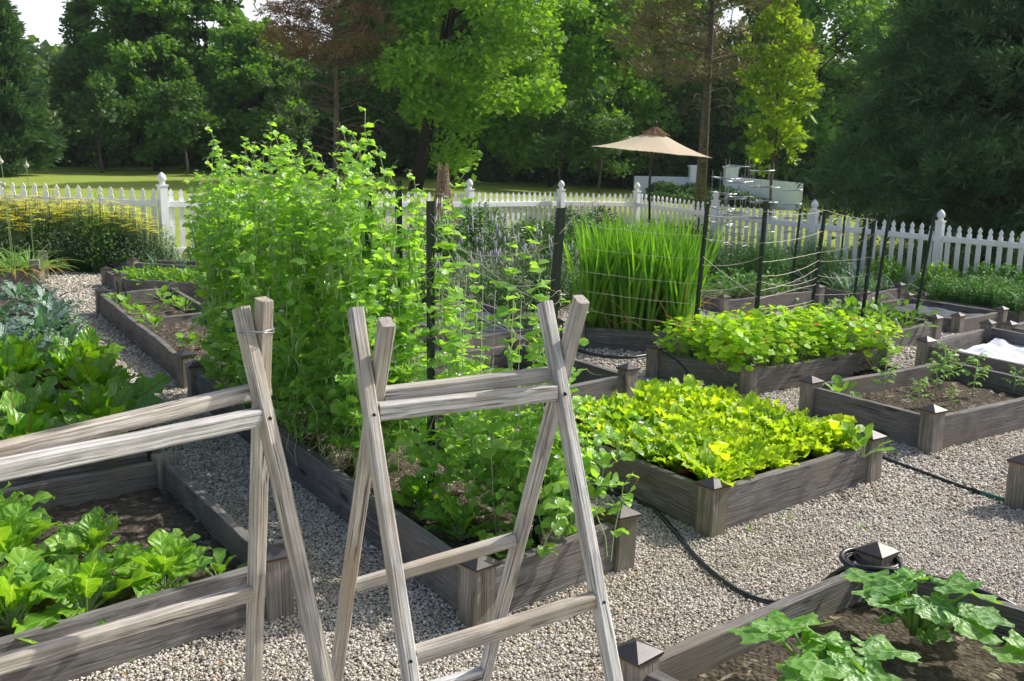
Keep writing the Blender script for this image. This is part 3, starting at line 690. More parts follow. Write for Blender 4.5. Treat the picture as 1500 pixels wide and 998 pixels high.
for (x, y, zt, lab) in [(-0.95, 5.35, 1.40, 'stake tip poking out of the pea vines, furthest left of three'), (-0.72, 5.0, 1.36, 'stake tip poking out of the pea vines, middle of three'), (-0.57, 5.0, 1.40, 'stake tip poking out of the pea vines, furthest right of three')]:
    stake((x, y, 0.05), (x, y, zt), lab, SG)
N1 = ((1.33, 7.27, .05), (1.385, 7.27, 1.18)); N2 = ((1.79, 7.33, .05), (1.815, 7.33, 1.20)); N3 = ((2.60, 8.69, 0), (2.665, 8.69, 1.10)); N4 = ((3.10, 8.82, 0), (3.14, 8.82, 1.05))
stake(*N1, 'green stake at the left end of the nasturtium bed', SG); stake(*N2, 'green stake in the middle of the nasturtium bed', SG)
stake(*N3, 'green stake behind the nasturtiums holding the twine, left one', SG); stake(*N4, 'green stake behind the nasturtiums holding the twine, right one', SG)
for (x, y, dx, zt, lab, w) in [(1.82, 10.24, .05, .87, 'thin green stake at the right edge of the sword leaves', .022), (3.23, 11.64, .055, .89, 'green stake beside the potato plants', .028),
      (3.31, 9.15, .08, 1.06, 'green stake in the bean bed', .03), (4.10, 10.15, .11, .97, 'green stake by the dark lined bed, rightmost of all stakes', .03),
      (3.63, 10.66, .07, .93, 'green stake between the beans and the leeks', .03), (4.33, 13.3, .01, .90, 'green stake right in front of the white fence', .026),
      (1.2, 11.6, 0.0, .75, 'short stake behind the sword leaves, right one', .02), (0.9, 11.2, 0.0, .72, 'short stake behind the sword leaves, left one', .02)]:
    g = gh(x, y); stake((x, y, g), (x + dx, y, zt), lab, SG, w, False)
def sagline(a, b, sag, n=14, wob=0.0014):
    a = np.array(a); b = np.array(b); tt = np.linspace(0, 1, n)[:, None]
    P = a + (b - a) * tt; P[:, 2] -= 4 * sag * (tt * (1 - tt))[:, 0]; P[1:-1] += RNG.normal(0, wob, (n - 2, 3)); return P
def at_h(S, z):
    a, b = np.array(S[0]), np.array(S[1]); f = (z - a[2]) / (b[2] - a[2]); q = a + (b - a) * f; q[1] -= 0.02; return q
tw = thing('twine_lines', 'pale twine strung between the stakes over the nasturtiums', 'twine', (1.79, 7.33, 0)); offv = np.array([1.79, 7.33, 0])
def tline(root, offv, a, b, sag, name='twine', r=0.0022, mat='twine'):
    m = MB(); m.tube(sagline(a - offv, b - offv, sag), r, sides=4); m.build(name, M[mat], root)
for za, zb, s in [(1.10, 1.13, .03), (.93, .9, .01), (.74, .8, .03), (.55, .62, .02), (.80, .5, .01), (.42, .37, .02), (.36, .33, .01)]: tline(tw, offv, at_h(N1, za), at_h(N2, zb), s)
for za, zb, s in [(1.13, 1.06, .03), (.9, .88, .02), (.76, .70, .01), (.66, .63, .04), (.55, .56, .03), (.62, .48, .05), (.49, .42, .0), (.42, .28, .02), (.36, .25, .01)]: tline(tw, offv, at_h(N2, za), at_h(N3, zb), s)
for za, zb, s in [(1.06, .98, .02), (.86, .98, .06), (.70, .85, .04), (.62, .65, .01), (.50, .5, .03), (.33, .34, .01)]: tline(tw, offv, at_h(N3, za), at_h(N4, zb), s)
for zz in (.95, .78, .60, .45, .3): tline(tw, offv, np.array([0.55, 7.7, zz + .02]), at_h(N1, zz), .01, r=0.0012)
nt = thing('pea_netting', 'loose white string netting between the two pea bed stakes', 'netting', (-.34, 4.17, 0)); offn = np.array([-.34, 4.17, 0])
for za, zb, s in [(1.30, 1.02, .05), (1.22, 1.25, .07), (1.02, .90, .05), (1.10, .84, .02), (.80, .72, .04), (.85, .6, .05), (.66, .68, .06), (.5, .5, .05), (.52, .38, .03), (.36, .32, .04), (1.28, 1.12, .12)]:
    tline(nt, offn, at_h(S_P1, za), at_h(S_P2, zb), s, 'string', .0013)
for k in range(9):
    f = (k + .6) / 9.6; q = at_h(S_P1, .2) * (1 - f) + at_h(S_P2, .2) * f; q2 = at_h(S_P1, 1.1) * (1 - f) + at_h(S_P2, 1.0) * f
    q2[0] += RNG.normal(0, .03)
    tline(nt, offn, q, q2, 0.0, 'string', .0012)
lo = MB()
for S in (S_P1, S_P2):
    for z in (1.05, .8, .55, .3):
        c = at_h(S, z); a = np.linspace(0, 14, 30); lo.tube(np.stack([c[0] - offn[0] + .024 * np.cos(a), c[1] + .018 - offn[1] + .024 * np.sin(a), c[2] + (a / 14 - .5) * .06 + .01 * np.sin(a * 2.3)], -1), .0014, sides=4)
c = at_h(S_P1, .15); lo.tube([(c[0]-offn[0]+.02*math.sin(k*1.3), c[1]-offn[1]-.01, .16 + k*.05) for k in range(9)], .0016, sides=4)
lo.tube([at_h(S_P2, 1.28) - offn, at_h(S_P2, 1.31) - offn + (.05, .02, .03), at_h(S_P2, 1.36) - offn + (.16, .08, .06)], .0018, sides=4)
lo.build('knot', M['twine'], nt)
# thin twine tied round the left trellis head
m = MB(); a = np.linspace(0, 12.6, 40); m.tube(np.stack([-.486 + .033 * np.cos(a), 1.879 + .033 * np.sin(a), 1.238 + .004 * np.sin(a * 1.7)], -1), .0014, sides=4)
tag(m.build('string_loop', M['wire']), 'thin wire wound round the top of the left trellis', 'wire')

# ================================================================== HOSES
def smooth_path(P, n=10):
    P = np.array(P, float); Q = []
    for i in range(len(P) - 1):
        p0, p1, p2, p3 = P[max(i-1, 0)], P[i], P[i+1], P[min(i+2, len(P)-1)]
        for t_ in np.linspace(0, 1, n, endpoint=False):
            Q.append(0.5 * ((2*p1) + (-p0+p2)*t_ + (2*p0-5*p1+4*p2-p3)*t_**2 + (-p0+3*p1-3*p2+p3)*t_**3))
    Q.append(P[-1]); return np.array(Q)
R_ = 0.0095
def hose(label, P, mat, r=R_): 
    m = MB(); m.tube(smooth_path(P), r, sides=10); return tag(m.build('garden_hose', M[mat]), label, 'hose')
hx, hy = 1.28, 3.28
hose('black hose curving over gravel from the lettuce bed to the squash bed post', [(0.10, 4.75, .012), (0.30, 4.62, .012), (0.44, 4.46, .012), (0.62, 4.27, .012), (0.69, 3.98, .012), (0.745, 3.66, .012), (0.84, 3.40, .012), (0.955, 3.31, .014), (1.05, 3.30, .05), (1.14, 3.22, .185), (1.21, 3.17, .212), (1.33, 3.16, .206), (1.42, 3.12, .2), (1.50, 3.04, .205), (1.62, 2.97, .17), (1.76, 2.92, .05), (1.95, 2.86, .012), (2.3, 2.8, .012), (2.9, 2.9, .012)], 'black_hose')
rt = thing('hose_coil', 'black hose loops wound around the back post of the squash bed', 'hose', (hx, hy, 0.1))
for k in range(4):
    a = np.linspace(0.2 * k, 6.28 + 0.2 * k, 30); rr = 0.064 + 0.008 * k; rng_ = np.random.default_rng(k)
    m = MB(); m.tube(np.stack([rr * np.cos(a) * (1.12) - .012 * k, rr * np.sin(a) * 1.05 - .012 * k, [.100, .086, .092, .104][k] + .008 * np.sin(a + k * 1.9)], -1), R_, sides=8); m.build('loop', M['black_hose'], rt)
hose('black hose lying beside the nasturtium bed and along the gravel to the right', [(1.02, 6.72, .2), (1.12, 6.62, .16), (1.25, 6.48, .03), (1.42, 6.2, .012), (1.51, 6.02, .012), (1.66, 5.74, .012), (1.77, 5.5, .012), (1.86, 5.24, .012), (1.95, 5.02, .012), (2.05, 4.82, .012), (2.15, 4.62, .012), (2.20, 4.53, .012)], 'black_hose', .0085)
hose('green hose joined to the black one at the right edge', [(2.195, 4.54, .012), (2.27, 4.43, .013), (2.36, 4.33, .013), (2.6, 4.05, .012), (3.0, 3.2, .012)], 'green_hose', .0105)
m = MB(); m.tube([(2.185, 4.552, .0125), (2.215, 4.51, .0125)], .0125, sides=10); tag(m.build('hose_coupling', M['dark_metal']), 'small coupling joining black hose to green hose', 'coupling')
hose('black hose loop lying before the sword leaf bed', [(0.2, 8.1, .01), (0.45, 7.75, .01), (0.66, 7.48, .01), (0.85, 7.42, .01), (1.0, 7.5, .01), (1.12, 7.66, .01)], 'black_hose', .012)

# ================================================================== UMBRELLA, CAGES, CHAIRS, SMALL THINGS
ux, uy = 2.2, 16.4; g = gh(ux, uy)
um = thing('patio_umbrella', 'tan market umbrella with brown vented top open above the garden', 'umbrella', (ux, uy, g))
TILT = Matrix.Rotation(rad(4.5), 3, 'Y')
m = MB(); m.tube([(0.02, 0, 0.0), (-.03, 0, 1.2), (-.01, 0, 2.02)], .02, sides=8); m.tube([(0, 0, 0), (0, 0, .06)], .22, sides=16); m.build('pole', M['dark_metal'], um)
zr = 1.45 - g; n = 8; Rr = 1.03
def canopy_pt(a, f, dz=0.0):
    v = Vector((Rr * f * math.cos(a), Rr * f * math.sin(a), 0.36 * (1 - f) ** 1.12 - 0.03 * math.sin(PI * f) + dz)); v = TILT @ v; return (v.x, v.y, v.z + zr)
m = MB(); V = []; F = []; ks = 7; sub = 4
for i in range(n * sub):
    a = 2 * PI * (i / sub) / n + 0.2; fr = (i % sub) / sub; kk = math.cos(PI / n) / math.cos((fr - .5) * 2 * PI / n)
    kk *= 1 - 0.035 * math.sin(PI * fr)
    for j in range(ks + 1): f = 0.11 + 0.89 * j / ks; V.append(canopy_pt(a, f * (kk if f > .3 else (kk + 1) / 2), -0.012 * math.sin(PI * fr) * f))
tot = n * sub
for i in range(tot):
    for j in range(ks): F.append((i * (ks + 1) + j, i * (ks + 1) + j + 1, ((i + 1) % tot) * (ks + 1) + j + 1, ((i + 1) % tot) * (ks + 1) + j))
m.add(V, F); cn = m.build('canopy', M['canvas'], um, smooth=False)
m = MB(); V = []; F = []
for i in range(tot):
    a = 2 * PI * (i / sub) / n + 0.2
    for j in range(4): f = 0.02 + 0.19 * j / 3; V.append(canopy_pt(a, f * (1 + (.12 * abs(math.sin(i * PI / sub)) if j == 3 else 0)), 0.035 + (.012 * math.sin(i * 2.1) if j > 1 else .02)))
for i in range(tot):
    for j in range(3): F.append((i * 4 + j, i * 4 + j + 1, ((i + 1) % tot) * 4 + j + 1, ((i + 1) % tot) * 4 + j))
m.add(V, F); m.build('vent', M['canvas_brown'], um, smooth=False)
m = MB(); m.lathe([(0, -.03), (.03, -.02), (.035, .01), (.02, .03), (.028, .05), (.02, .075), (0, .085)], (canopy_pt(0, 0)[0], canopy_pt(0, 0)[1], canopy_pt(0, 0)[2] + .05), 12); m.build('finial', M['dark_metal'], um)
for i in range(n):
    a = 2 * PI * i / n + 0.2; m = MB(); m.tube([canopy_pt(a, .04, -.03), canopy_pt(a, .5, -.035), canopy_pt(a, .97, -.022)], .008, sides=5); m.build('rib', M['dark_metal'], um)
    m = MB(); c0 = canopy_pt(0, 0); m.tube([(c0[0] - .01, 0, zr - .12), canopy_pt(a, .5, -.04)], .006, sides=5); m.build('strut', M['dark_metal'], um)

def cage_proto():
    r = thing('tomato_cage', 'square wire tomato cage', 'tomato cage', (0, 0, 0))
    for sx in (-1, 1):
        for sy in (-1, 1): m = MB(); m.tube([(.085 * sx, .085 * sy, 0), (.125 * sx, .125 * sy, 1.5)], .0028, sides=4); m.build('leg', M['wire'], r)
    for z in (.3, .55, .8, 1.0, 1.2, 1.4):
        q = .085 + .04 * z / 1.5 + .01; m = MB()
        m.tube([(-q, -q, z), (q, -q, z + .01), (q, q, z), (-q, q, z + .012), (-q, -q, z)], .0062, sides=5); m.build('ring', M['wire'], r)
    return r
bank = Bank([cage_proto()])
for x, y, sc, tl, lab in [(3.1, 14.3, 1.11, .02, 'square wire tomato cage, leftmost of the two tallest'), (3.45, 14.15, 1.08, -.03, 'square wire tomato cage, rightmost of the two tallest'), (2.75, 13.6, 1.0, .04, 'square wire tomato cage furthest left in the cage cluster'),
     (2.95, 13.3, .98, -.02, 'square wire tomato cage at the front of the cage cluster'), (3.25, 13.2, .95, .03, 'square wire tomato cage low in the middle of the cluster'), (3.75, 13.6, .92, -.05, 'square wire tomato cage furthest right in the cage cluster')]:
    bank.put(0, (x, y, gh(x, y)), random.uniform(-.4, .4), sc, lab, 'square wire tomato cages', (tl, tl * .5))
def chair_proto():
    r = thing('patio_chair', 'brown wooden patio chair', 'chair', (0, 0, 0))
    for sx in (-1, 1):
        m = MB(); m.tube([(.24 * sx, .22, 0), (.24 * sx, .24, .45), (.23 * sx, .32, .92)], .02, sides=6); m.build('leg', M['teak'], r)
        m = MB(); m.tube([(.24 * sx, -.24, 0), (.24 * sx, -.24, .62)], .02, sides=6); m.build('leg', M['teak'], r)
        m = MB(); m.box((.24 * sx, 0, .63), (.05, .52, .025)); m.build('armrest', M['teak'], r, smooth=False)
    m = MB(); m.box((0, 0, .43), (.5, .5, .035)); m.build('seat', M['teak'], r, smooth=False)
    m = MB()
    for k in range(6): m.tube([(-.17 + .068 * k, .25, .46), (-.17 + .068 * k, .32, .9)], .012, sides=4)
    a = np.linspace(-1, 1, 9); m.tube([(.24 * q, .325, .93 + .05 * (1 - q * q)) for q in a], .026, sides=6)
    m.build('backrest', M['teak'], r)
    return r
bank = Bank([chair_proto()])
bank.put(0, (1.33, 13.6, gh(1.33, 13.6)), 0.25, 0.78, 'brown slatted patio chair back just left of the umbrella pole', 'patio chairs')
bank.put(0, (2.12, 12.9, gh(2.12, 12.9)), -0.3, 0.78, 'brown slatted patio chair back just right of the umbrella pole', 'patio chairs')

# woven stick teepee behind the peas
wx, wy = -1.0, 14.2; g = gh(wx, wy)
wr = thing('willow_teepee', 'bundle of bare willow sticks rising behind the pea vines', 'plant support', (wx, wy, g)); m = MB()
for k in range(26):
    a = k * 2.4; m.tube([(.34 * math.cos(a), .3 * math.sin(a), 0), (.12 * math.cos(a + .3), .12 * math.sin(a + .3), 0.9), (.075 * math.cos(a + 1.4), .075 * math.sin(a + 1.4), 1.35 + .05 * math.sin(k * 3))], .009, .005, sides=4)
m.build('stick', M['dry'], wr)
m = MB(); a = np.linspace(0, 37, 160); f = a / 37; m.tube(np.stack([(.10 - .02 * f) * np.cos(a), (.10 - .02 * f) * np.sin(a), .9 + .4 * f], -1), .006, sides=4); m.build('binding', M['dry'], wr)

# seedling tray with dry twigs
tx, ty = 2.62, 6.88; g = gh(tx, ty)
tr_ = thing('seedling_tray', 'black plastic seedling tray lying beside the nasturtium bed', 'plant tray', (tx, ty, g), rad(34)); m = MB()
for k in range(7): m.box((-.18 + .06 * k, 0, .045), (.008, .26, .045))
for k in range(5): m.box((0, -.125 + .0625 * k, .043), (.37, .008, .04))
m.box((0, 0, .015), (.37, .26, .012)); m.build('grid', M['black_plastic'], tr_, smooth=False)
m = MB(); rng_ = np.random.default_rng(5)
for k in range(14):
    a = rng_.uniform(1.6, 3.6); h = rng_.uniform(.15, .33); b0 = np.array([rng_.uniform(-.05, .05), rng_.uniform(-.05, .05), .02])
    pts = [b0, b0 + (math.cos(a) * h * .4, .02, h * .5), b0 + (math.cos(a) * h * .75 + rng_.normal(0, .02), rng_.normal(0, .04), h)]
    m.tube(smooth_path(pts, 4), .0022, .001, sides=4)
dt = m.build('dry_twigs', M['dry']); dt.location = (tx - .05, ty + .08, g + .03); tag(dt, 'dead leafless seedling twigs leaning over the black tray', 'dead plant')

# crumpled cloths
def cloth(name, P, z, mat, label, amp=.05, n=44, seed=1, u0=.05, u1=.95, v0=.08, v1=.9, droop=0):
    r = np.random.default_rng(seed); u = np.linspace(u0, u1, n); v = np.linspace(v0, v1, n); U, W = np.meshgrid(u, v)
    A, B, C, D = [np.array(q) for q in P]
    XY = (1-U)[..., None]*(1-W)[..., None]*A + U[..., None]*(1-W)[..., None]*B + U[..., None]*W[..., None]*C + (1-U)[..., None]*W[..., None]*D
    Z = np.zeros_like(U)
    for k in range(16):
        a = r.uniform(0, PI); f = r.uniform(8, 34); ph = r.uniform(0, 6.28)
        Z += (1 - np.abs(np.sin(f * .5 * (U * math.cos(a) + W * math.sin(a)) + ph + .6 * np.sin(5 * U + ph)))) ** 2.2 * r.uniform(.3, 1) * 8 / f
    Z = Z / Z.max() * amp
    XY = XY + r.normal(0, .004, XY.shape)
    m = MB(); a = np.arange(n - 1)[:, None] * n + np.arange(n - 1)[None]
    c0 = np.mean(P, 0)
    m.add(np.concatenate([XY - c0, Z[..., None]], -1).reshape(-1, 3), np.stack([a, a + 1, a + n + 1, a + n], -1).reshape(-1, 4))
    o = m.build(name, mat); o.location = (c0[0], c0[1], gh(*c0) + z); tag(o, label, 'cloth'); return o
cloth('cloth', B_FAB, .085, M['cloth_white'], 'crumpled white cloth heaped in the raised bed by the right edge', .075, seed=4)
cloth('landscape_fabric', B_DRK, .12, M['cloth_dark'], 'dark weed fabric lining the bed in front of the herbs', .04, seed=6)
cloth('landscape_fabric', B_MID, .12, M['cloth_dark'], 'grey weed fabric glimpsed through the gaps in the peas', .05, seed=8)
# white plant label, dark tool handles, bright pot
m = MB(); m.add([(-.008, 0, 0), (.008, 0, 0), (.008, 0, .05), (0, 0, .066), (-.008, 0, .05)], [(0, 1, 2, 3, 4)]); o = m.build('plant_label', M['white_vinyl'], None, False); o.location = (-0.96, 3.09, .085); o.rotation_euler = (-.2, .35, .3); tag(o, 'small white pointed plant label in the radish bed', 'plant label')
hf = thing('hand_fork', 'dark two pronged tool stuck in the far end of the seedling bed', 'garden tool', (-3.50, 8.85, .09))
for k in (0, 1): m = MB(); m.tube(smooth_path([(.07 * k, 0, 0), (.065 * k - .004, 0, .12), (.05 * k - .012, 0, .235)], 5), .0085, .007, sides=6); m.build('prong', M['black_plastic'], hf)
pt = MB(); pt.lathe([(0, 0), (.05, 0), (.062, .10), (.07, .10), (.07, .125), (.058, .125), (.05, .02), (0, .02)], (0, 0, 0), 18); o = pt.build('flower_pot', plain('terracotta', (0.62, 0.27, 0.14), .5)); o.location = (4.0, 11.55, gh(4.0, 11.55)); tag(o, 'small terracotta pot by the leek bed', 'flower pot')

# fallen bits in the gravel along the boards
m = MB(); r = np.random.default_rng(77)
for i in range(900):
    P = BEDS[int(r.choice([0, 1, 2, 3, 10, 11, 12, 4, 7]))]; k = int(r.integers(0, 4)); a, b = np.array(P[k]), np.array(P[(k + 1) % 4]); c = np.mean(P, 0)
    q = a + (b - a) * r.uniform(0, 1); nn = np.array([b[1] - a[1], a[0] - b[0]]); nn /= np.linalg.norm(nn); nn = nn if nn @ (c - a) < 0 else -nn
    q = q + nn * (.03 + abs(r.normal(0, .12)))
    if in_any_bed(np.array([q[0]]), np.array([q[1]]), .025)[0]: continue
    blade(m, (q[0], q[1], gh(*q) + .008), r.uniform(0, 6.28), r.uniform(-.1, .35), r.uniform(.008, .035), r.uniform(.0015, .006), P_lance, .3, .2, 0, 1, 2, 2, r.normal(0, .5), r.uniform(0, 1), int(r.random() < .25))
tag(m.build('leaf_litter', [M['straw'], M['green']]), 'scraps of dry leaf and stem fallen beside the beds', None, kind='stuff')
# ================================================================== PLANTS
def rng_of(k): return np.random.default_rng(1000 + k)
PROTO_AT = (0, 0, 0)

# ---- pea vine
def pea_proto(k, H, pods=True, spread=0.10):
    r = rng_of(k); root = thing('pea_vine', 'pea vine', 'pea plant', PROTO_AT)
    st, lf, pd, fl = MB(), MB(), MB(), MB()
    n = int(H / 0.078); zz = np.linspace(0, H, n + 1)
    ax = r.uniform(0, 6.28); dx = np.cumsum(r.normal(0, .012, n + 1)); dy = np.cumsum(r.normal(0, .012, n + 1))
    P = np.stack([dx + spread * (zz / H) * math.cos(ax) + .012 * (-1) ** np.arange(n + 1), dy + spread * (zz / H) * math.sin(ax), zz - .06 * (zz / H) ** 4], -1)
    st.tube(P, .0028, .0016, sides=4, tint=.5)
    for i in range(2, n + 1):
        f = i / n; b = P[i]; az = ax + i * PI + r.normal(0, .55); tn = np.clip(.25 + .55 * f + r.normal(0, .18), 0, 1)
        size = (.88 if f < .8 else .88 - .42 * (f - .8) / .2) * (0.7 + .3 * min(1, i / 5))
        for s in (-1, 1):
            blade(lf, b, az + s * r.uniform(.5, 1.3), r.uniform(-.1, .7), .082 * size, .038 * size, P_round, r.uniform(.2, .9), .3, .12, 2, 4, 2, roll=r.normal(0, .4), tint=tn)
        pl = r.uniform(.05, .09) * size; el = r.uniform(.1, .8)
        d = np.array([math.cos(az) * math.cos(el), math.sin(az) * math.cos(el), math.sin(el)])
        tip = b + d * pl; st.tube([b, b + d * pl * .5, tip + (0, 0, -.004)], .0013, .001, sides=3, cap=False, tint=.6)
        for g_, q in ((.62, b + d * pl * .55), (1.0, tip)):
            for s in (-1, 1):
                if r.random() < .72: blade(lf, q, az + s * r.uniform(.8, 1.5), r.uniform(-.3, .6), .070 * size * r.uniform(.7, 1.15), .027 * size, P_oval, r.uniform(.2, .9), .35, .1, 2, 4, 2, roll=r.normal(0, .5), tint=np.clip(tn + r.normal(0, .12), 0, 1))
        if r.random() < .55:   # tendril
            a = np.linspace(0, r.uniform(3, 8), 9); L = r.uniform(.04, .1)
            q = tip + d[None] * (a[:, None] / a[-1] * L) + np.stack([.012 * np.sin(a) * (a / a[-1]), .012 * np.cos(a) * (a / a[-1]), .02 * np.sin(a * .7)], -1)
            st.tube(q, .0008, .0006, sides=3, cap=False, tint=.8)
        if pods and .3 < f < .93 and r.random() < .42:
            az2 = r.uniform(0, 6.28)
            for kk in range(r.integers(1, 3)):
                q = b + np.array([math.cos(az2), math.sin(az2), .1]) * r.uniform(.025, .06); st.tube([b, (b + q) / 2 + (0, 0, .015), q], .001, sides=3, cap=False, tint=.8)
                L = r.uniform(.055, .085); a3 = r.uniform(0, 6.28); tt = np.linspace(0, 1, 7)
                c = q + np.stack([.014 * np.sin(tt * 2) * math.cos(a3), .014 * np.sin(tt * 2) * math.sin(a3), -L * tt], -1)
                pd.tube(c, .0075 * np.sin(PI * np.clip(tt * .94 + .04, 0, 1)) ** .55 + .0004, sides=6, tint=r.uniform(0, 1)); az2 += 1
        if f > .7 and r.random() < .28:
            q = b + d * .03 + (0, 0, .02)
            for s in range(4): blade(fl, q, az + s * 1.5, .9, .017, .009, P_round, 1.0, .2, .1, 2, 2, 2)
    st.build('stem', M['pea_stem'], root); lf.build('leaves', M['pea'], root)
    if pd.n: pd.build('pods', M['pod'], root)
    if fl.n: fl.build('flowers', M['white_fl'], root)
    return root
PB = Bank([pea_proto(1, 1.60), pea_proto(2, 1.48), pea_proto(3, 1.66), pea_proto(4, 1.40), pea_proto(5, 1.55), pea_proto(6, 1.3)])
PL = Bank([pea_proto(7, .62, False, .2), pea_proto(8, .5, False, .22), pea_proto(9, .75, True, .18)])
r = rng_of(50)
for i in range(106):     # dense hedge: u across the bed (0 = left edge), v along it from the far end
    v = 1 - (i + r.uniform(0, 1)) / 106 * .66
    u = r.uniform(-.14, 1.0) if v > .46 else r.uniform(.04, .62)
    x, y = inbed([B_PEA[0], B_PEA[1], B_PEA[2], B_PEA[3]], u, v)
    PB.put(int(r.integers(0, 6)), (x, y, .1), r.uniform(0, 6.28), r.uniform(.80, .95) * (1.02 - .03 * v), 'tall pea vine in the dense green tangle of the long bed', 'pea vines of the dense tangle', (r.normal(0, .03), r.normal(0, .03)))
for i in range(16):     # shoots standing clear of the tangle
    v = r.uniform(.36, .95); u = r.uniform(.1, .6); x, y = inbed(B_PEA, u, v)
    PB.put(int(r.integers(0, 6)), (x, y, .1), r.uniform(0, 6.28), (.9, .9, r.uniform(.95, 1.03)), 'tallest pea shoots standing clear above the green tangle', 'pea shoots rising above the tangle', (r.normal(0, .03), r.normal(0, .03)))
for i in range(44):
    v = r.uniform(.28, .97); u = r.uniform(-.02, .95) if v > .5 else r.uniform(-.02, .5); x, y = inbed(B_PEA, u, v)
    PL.put(int(r.integers(0, 3)), (x, y, .1), r.uniform(0, 6.28), r.uniform(.85, 1.25), 'short pea vine filling the foot of the dense tangle', 'short pea vines low in the tangle', (r.normal(0, .12), r.normal(0, .12)))
a0, b0 = np.array([-.34, 4.17]), np.array([.10, 3.56])
for i, (f, sc) in enumerate([(.1, .80), (.2, .70), (.33, .86), (.42, .55), (.52, .62), (.60, .50), (.7, .72), (.8, .60), (.9, .74), (1.02, .70), (1.1, .62)]):
    q = a0 + (b0 - a0) * f + r.normal(0, .02, 2)
    PB.put(i % 6, (q[0], q[1], .1), r.uniform(0, 6.28), (sc ** .5, sc ** .5, sc), 'thin pea vine with hanging pods climbing the loose string net', 'thin pea vines on the string net', (r.normal(0, .03), r.normal(0, .03)))
for i in range(66):
    f = r.uniform(.0, 1.25) if i < 36 else r.uniform(.6, 1.2); q = a0 + (b0 - a0) * f + r.normal(0, .05, 2) + np.array([.06, .04]) * f
    q += np.array([.10, .09]) * r.uniform(-.6, 1.0)
    PL.put(int(r.integers(0, 3)), (q[0], q[1], .1), r.uniform(0, 6.28), r.uniform(.6, 1.0), 'low pea vine sprawling at the near right end of the long bed', 'low pea vines at the near end of the bed', (r.normal(0, .15), r.normal(0, .15)))

for i in range(16):    # fill between the tangle and the near stake
    v = r.uniform(.27, .44); u = r.uniform(.05, .62); x, y = inbed(B_PEA, u, v)
    if i < 7: PB.put(int(r.integers(0, 6)), (x, y, .1), r.uniform(0, 6.28), r.uniform(.6, .85), 'half grown pea vine at the near side of the dense tangle', 'half grown pea vines', (r.normal(0, .05), r.normal(0, .05)))
    else: PL.put(int(r.integers(0, 3)), (x, y, .1), r.uniform(0, 6.28), r.uniform(.8, 1.2), 'short pea vine filling the foot of the dense tangle', 'short pea vines low in the tangle', (r.normal(0, .12), r.normal(0, .12)))
# ---- rosettes
def rosette(k, name, cat, n, L, W, prof, mat, elev=(.5, 1.4), arch=(.4, 1.0), pet=(0, 0), stem=None, ruf=.1, rf=3, fold=.3, nv=6, nu=2, jag=0, r0=.01, tint=(0, 1), stem_r=.003, az_j=.4, size_fall=.4, stemname='stems', lean_side=0):
    r = rng_of(k); root = thing(name, name.replace('_', ' '), cat, PROTO_AT); lf, st = MB(), MB()
    for i in range(n):
        az = i * 2.4 + r.normal(0, az_j); f = i / max(1, n - 1)       # outer leaves first
        el = elev[0] + (elev[1] - elev[0]) * f + r.normal(0, .12); Lr = L * (1 - size_fall * f) * r.uniform(.75, 1.12)
        b = np.array([r0 * math.cos(az), r0 * math.sin(az), .005]); p = r.uniform(*pet)
        if p > 0:
            e1 = el + .25; d = np.array([math.cos(az) * math.cos(e1), math.sin(az) * math.cos(e1), math.sin(e1)]); m_ = b + d * p * .5
            d2 = np.array([math.cos(az) * math.cos(el), math.sin(az) * math.cos(el), math.sin(el)]); q = m_ + d2 * p * .5
            st.tube([b, m_, q], stem_r * 1.2, stem_r * .8, sides=5, tint=r.uniform(0, 1), cap=False); b = q
            C = blade(lf, b, az, el, Lr, W * Lr / L * r.uniform(.8, 1.15), prof, r.uniform(*arch), fold, ruf, rf, nv, nu, r.normal(0, .25), np.clip(r.uniform(*tint), 0, 1), 0, r, jag)
        else: blade(lf, b, az, el, Lr, W * Lr / L * r.uniform(.8, 1.15), prof, r.uniform(*arch), fold, ruf, rf, nv, nu, r.normal(0, .2), np.clip(r.uniform(*tint), 0, 1), 0, r, jag)
    lf.build('leaves', M[mat], root)
    if st.n: st.build(stemname, M[stem or mat], root)
    return root
def scatter(bank, P, nu, nv, z, label, group, sc=(.85, 1.15), jitr=.35, seed=0, u0=.08, u1=.92, v0=.08, v1=.92, tilt=.08, pick=None):
    r = rng_of(seed); out = []
    for i in range(nu):
        for j in range(nv):
            u = u0 + (u1 - u0) * (i + .5 + r.uniform(-jitr, jitr)) / nu; v = v0 + (v1 - v0) * (j + .5 + r.uniform(-jitr, jitr)) / nv
            x, y = inbed(P, u, v); c = np.mean(P, 0)
            k = int(r.integers(0, len(bank.p))) if pick is None else pick(u, v, r)
            if k is None: continue
            out.append(bank.put(k, (x, y, gh(*c) + z), r.uniform(0, 6.28), r.uniform(*sc), label, group, (r.normal(0, tilt), r.normal(0, tilt))))
    return out

LSP = [(30, .145, .021, P_tongue, .2), (20, .135, .034, P_oval, .05), (26, .16, .025, P_lobed, .2), (34, .145, .019, P_lobed, .25), (18, .15, .036, P_tongue, .1), (26, .165, .023, P_tongue, .15)]
LB = Bank([rosette(100 + k, 'lettuce', 'lettuce', q[0], q[1], q[2], q[3], 'lettuce', (.8, 1.5), (.1, .9), ruf=.5, rf=3.5, nv=9, fold=.35, tint=(.0, 1), size_fall=.3, jag=q[4], r0=.016) for k, q in enumerate(LSP)])
LG = Bank([rosette(117 + k, 'green_lettuce', 'lettuce', 20, .16, .034, P_lobed, 'radish', (.7, 1.5), (.1, .8), ruf=.3, rf=3, nv=6, fold=.35, size_fall=.25, jag=.15) for k in range(2)])
LR = Bank([rosette(110 + k, 'red_lettuce', 'lettuce', 18, .13, .034, P_lobed, 'lettuce_red', (.6, 1.4), (.2, .9), ruf=.3, nv=6, jag=.15) for k in range(2)])
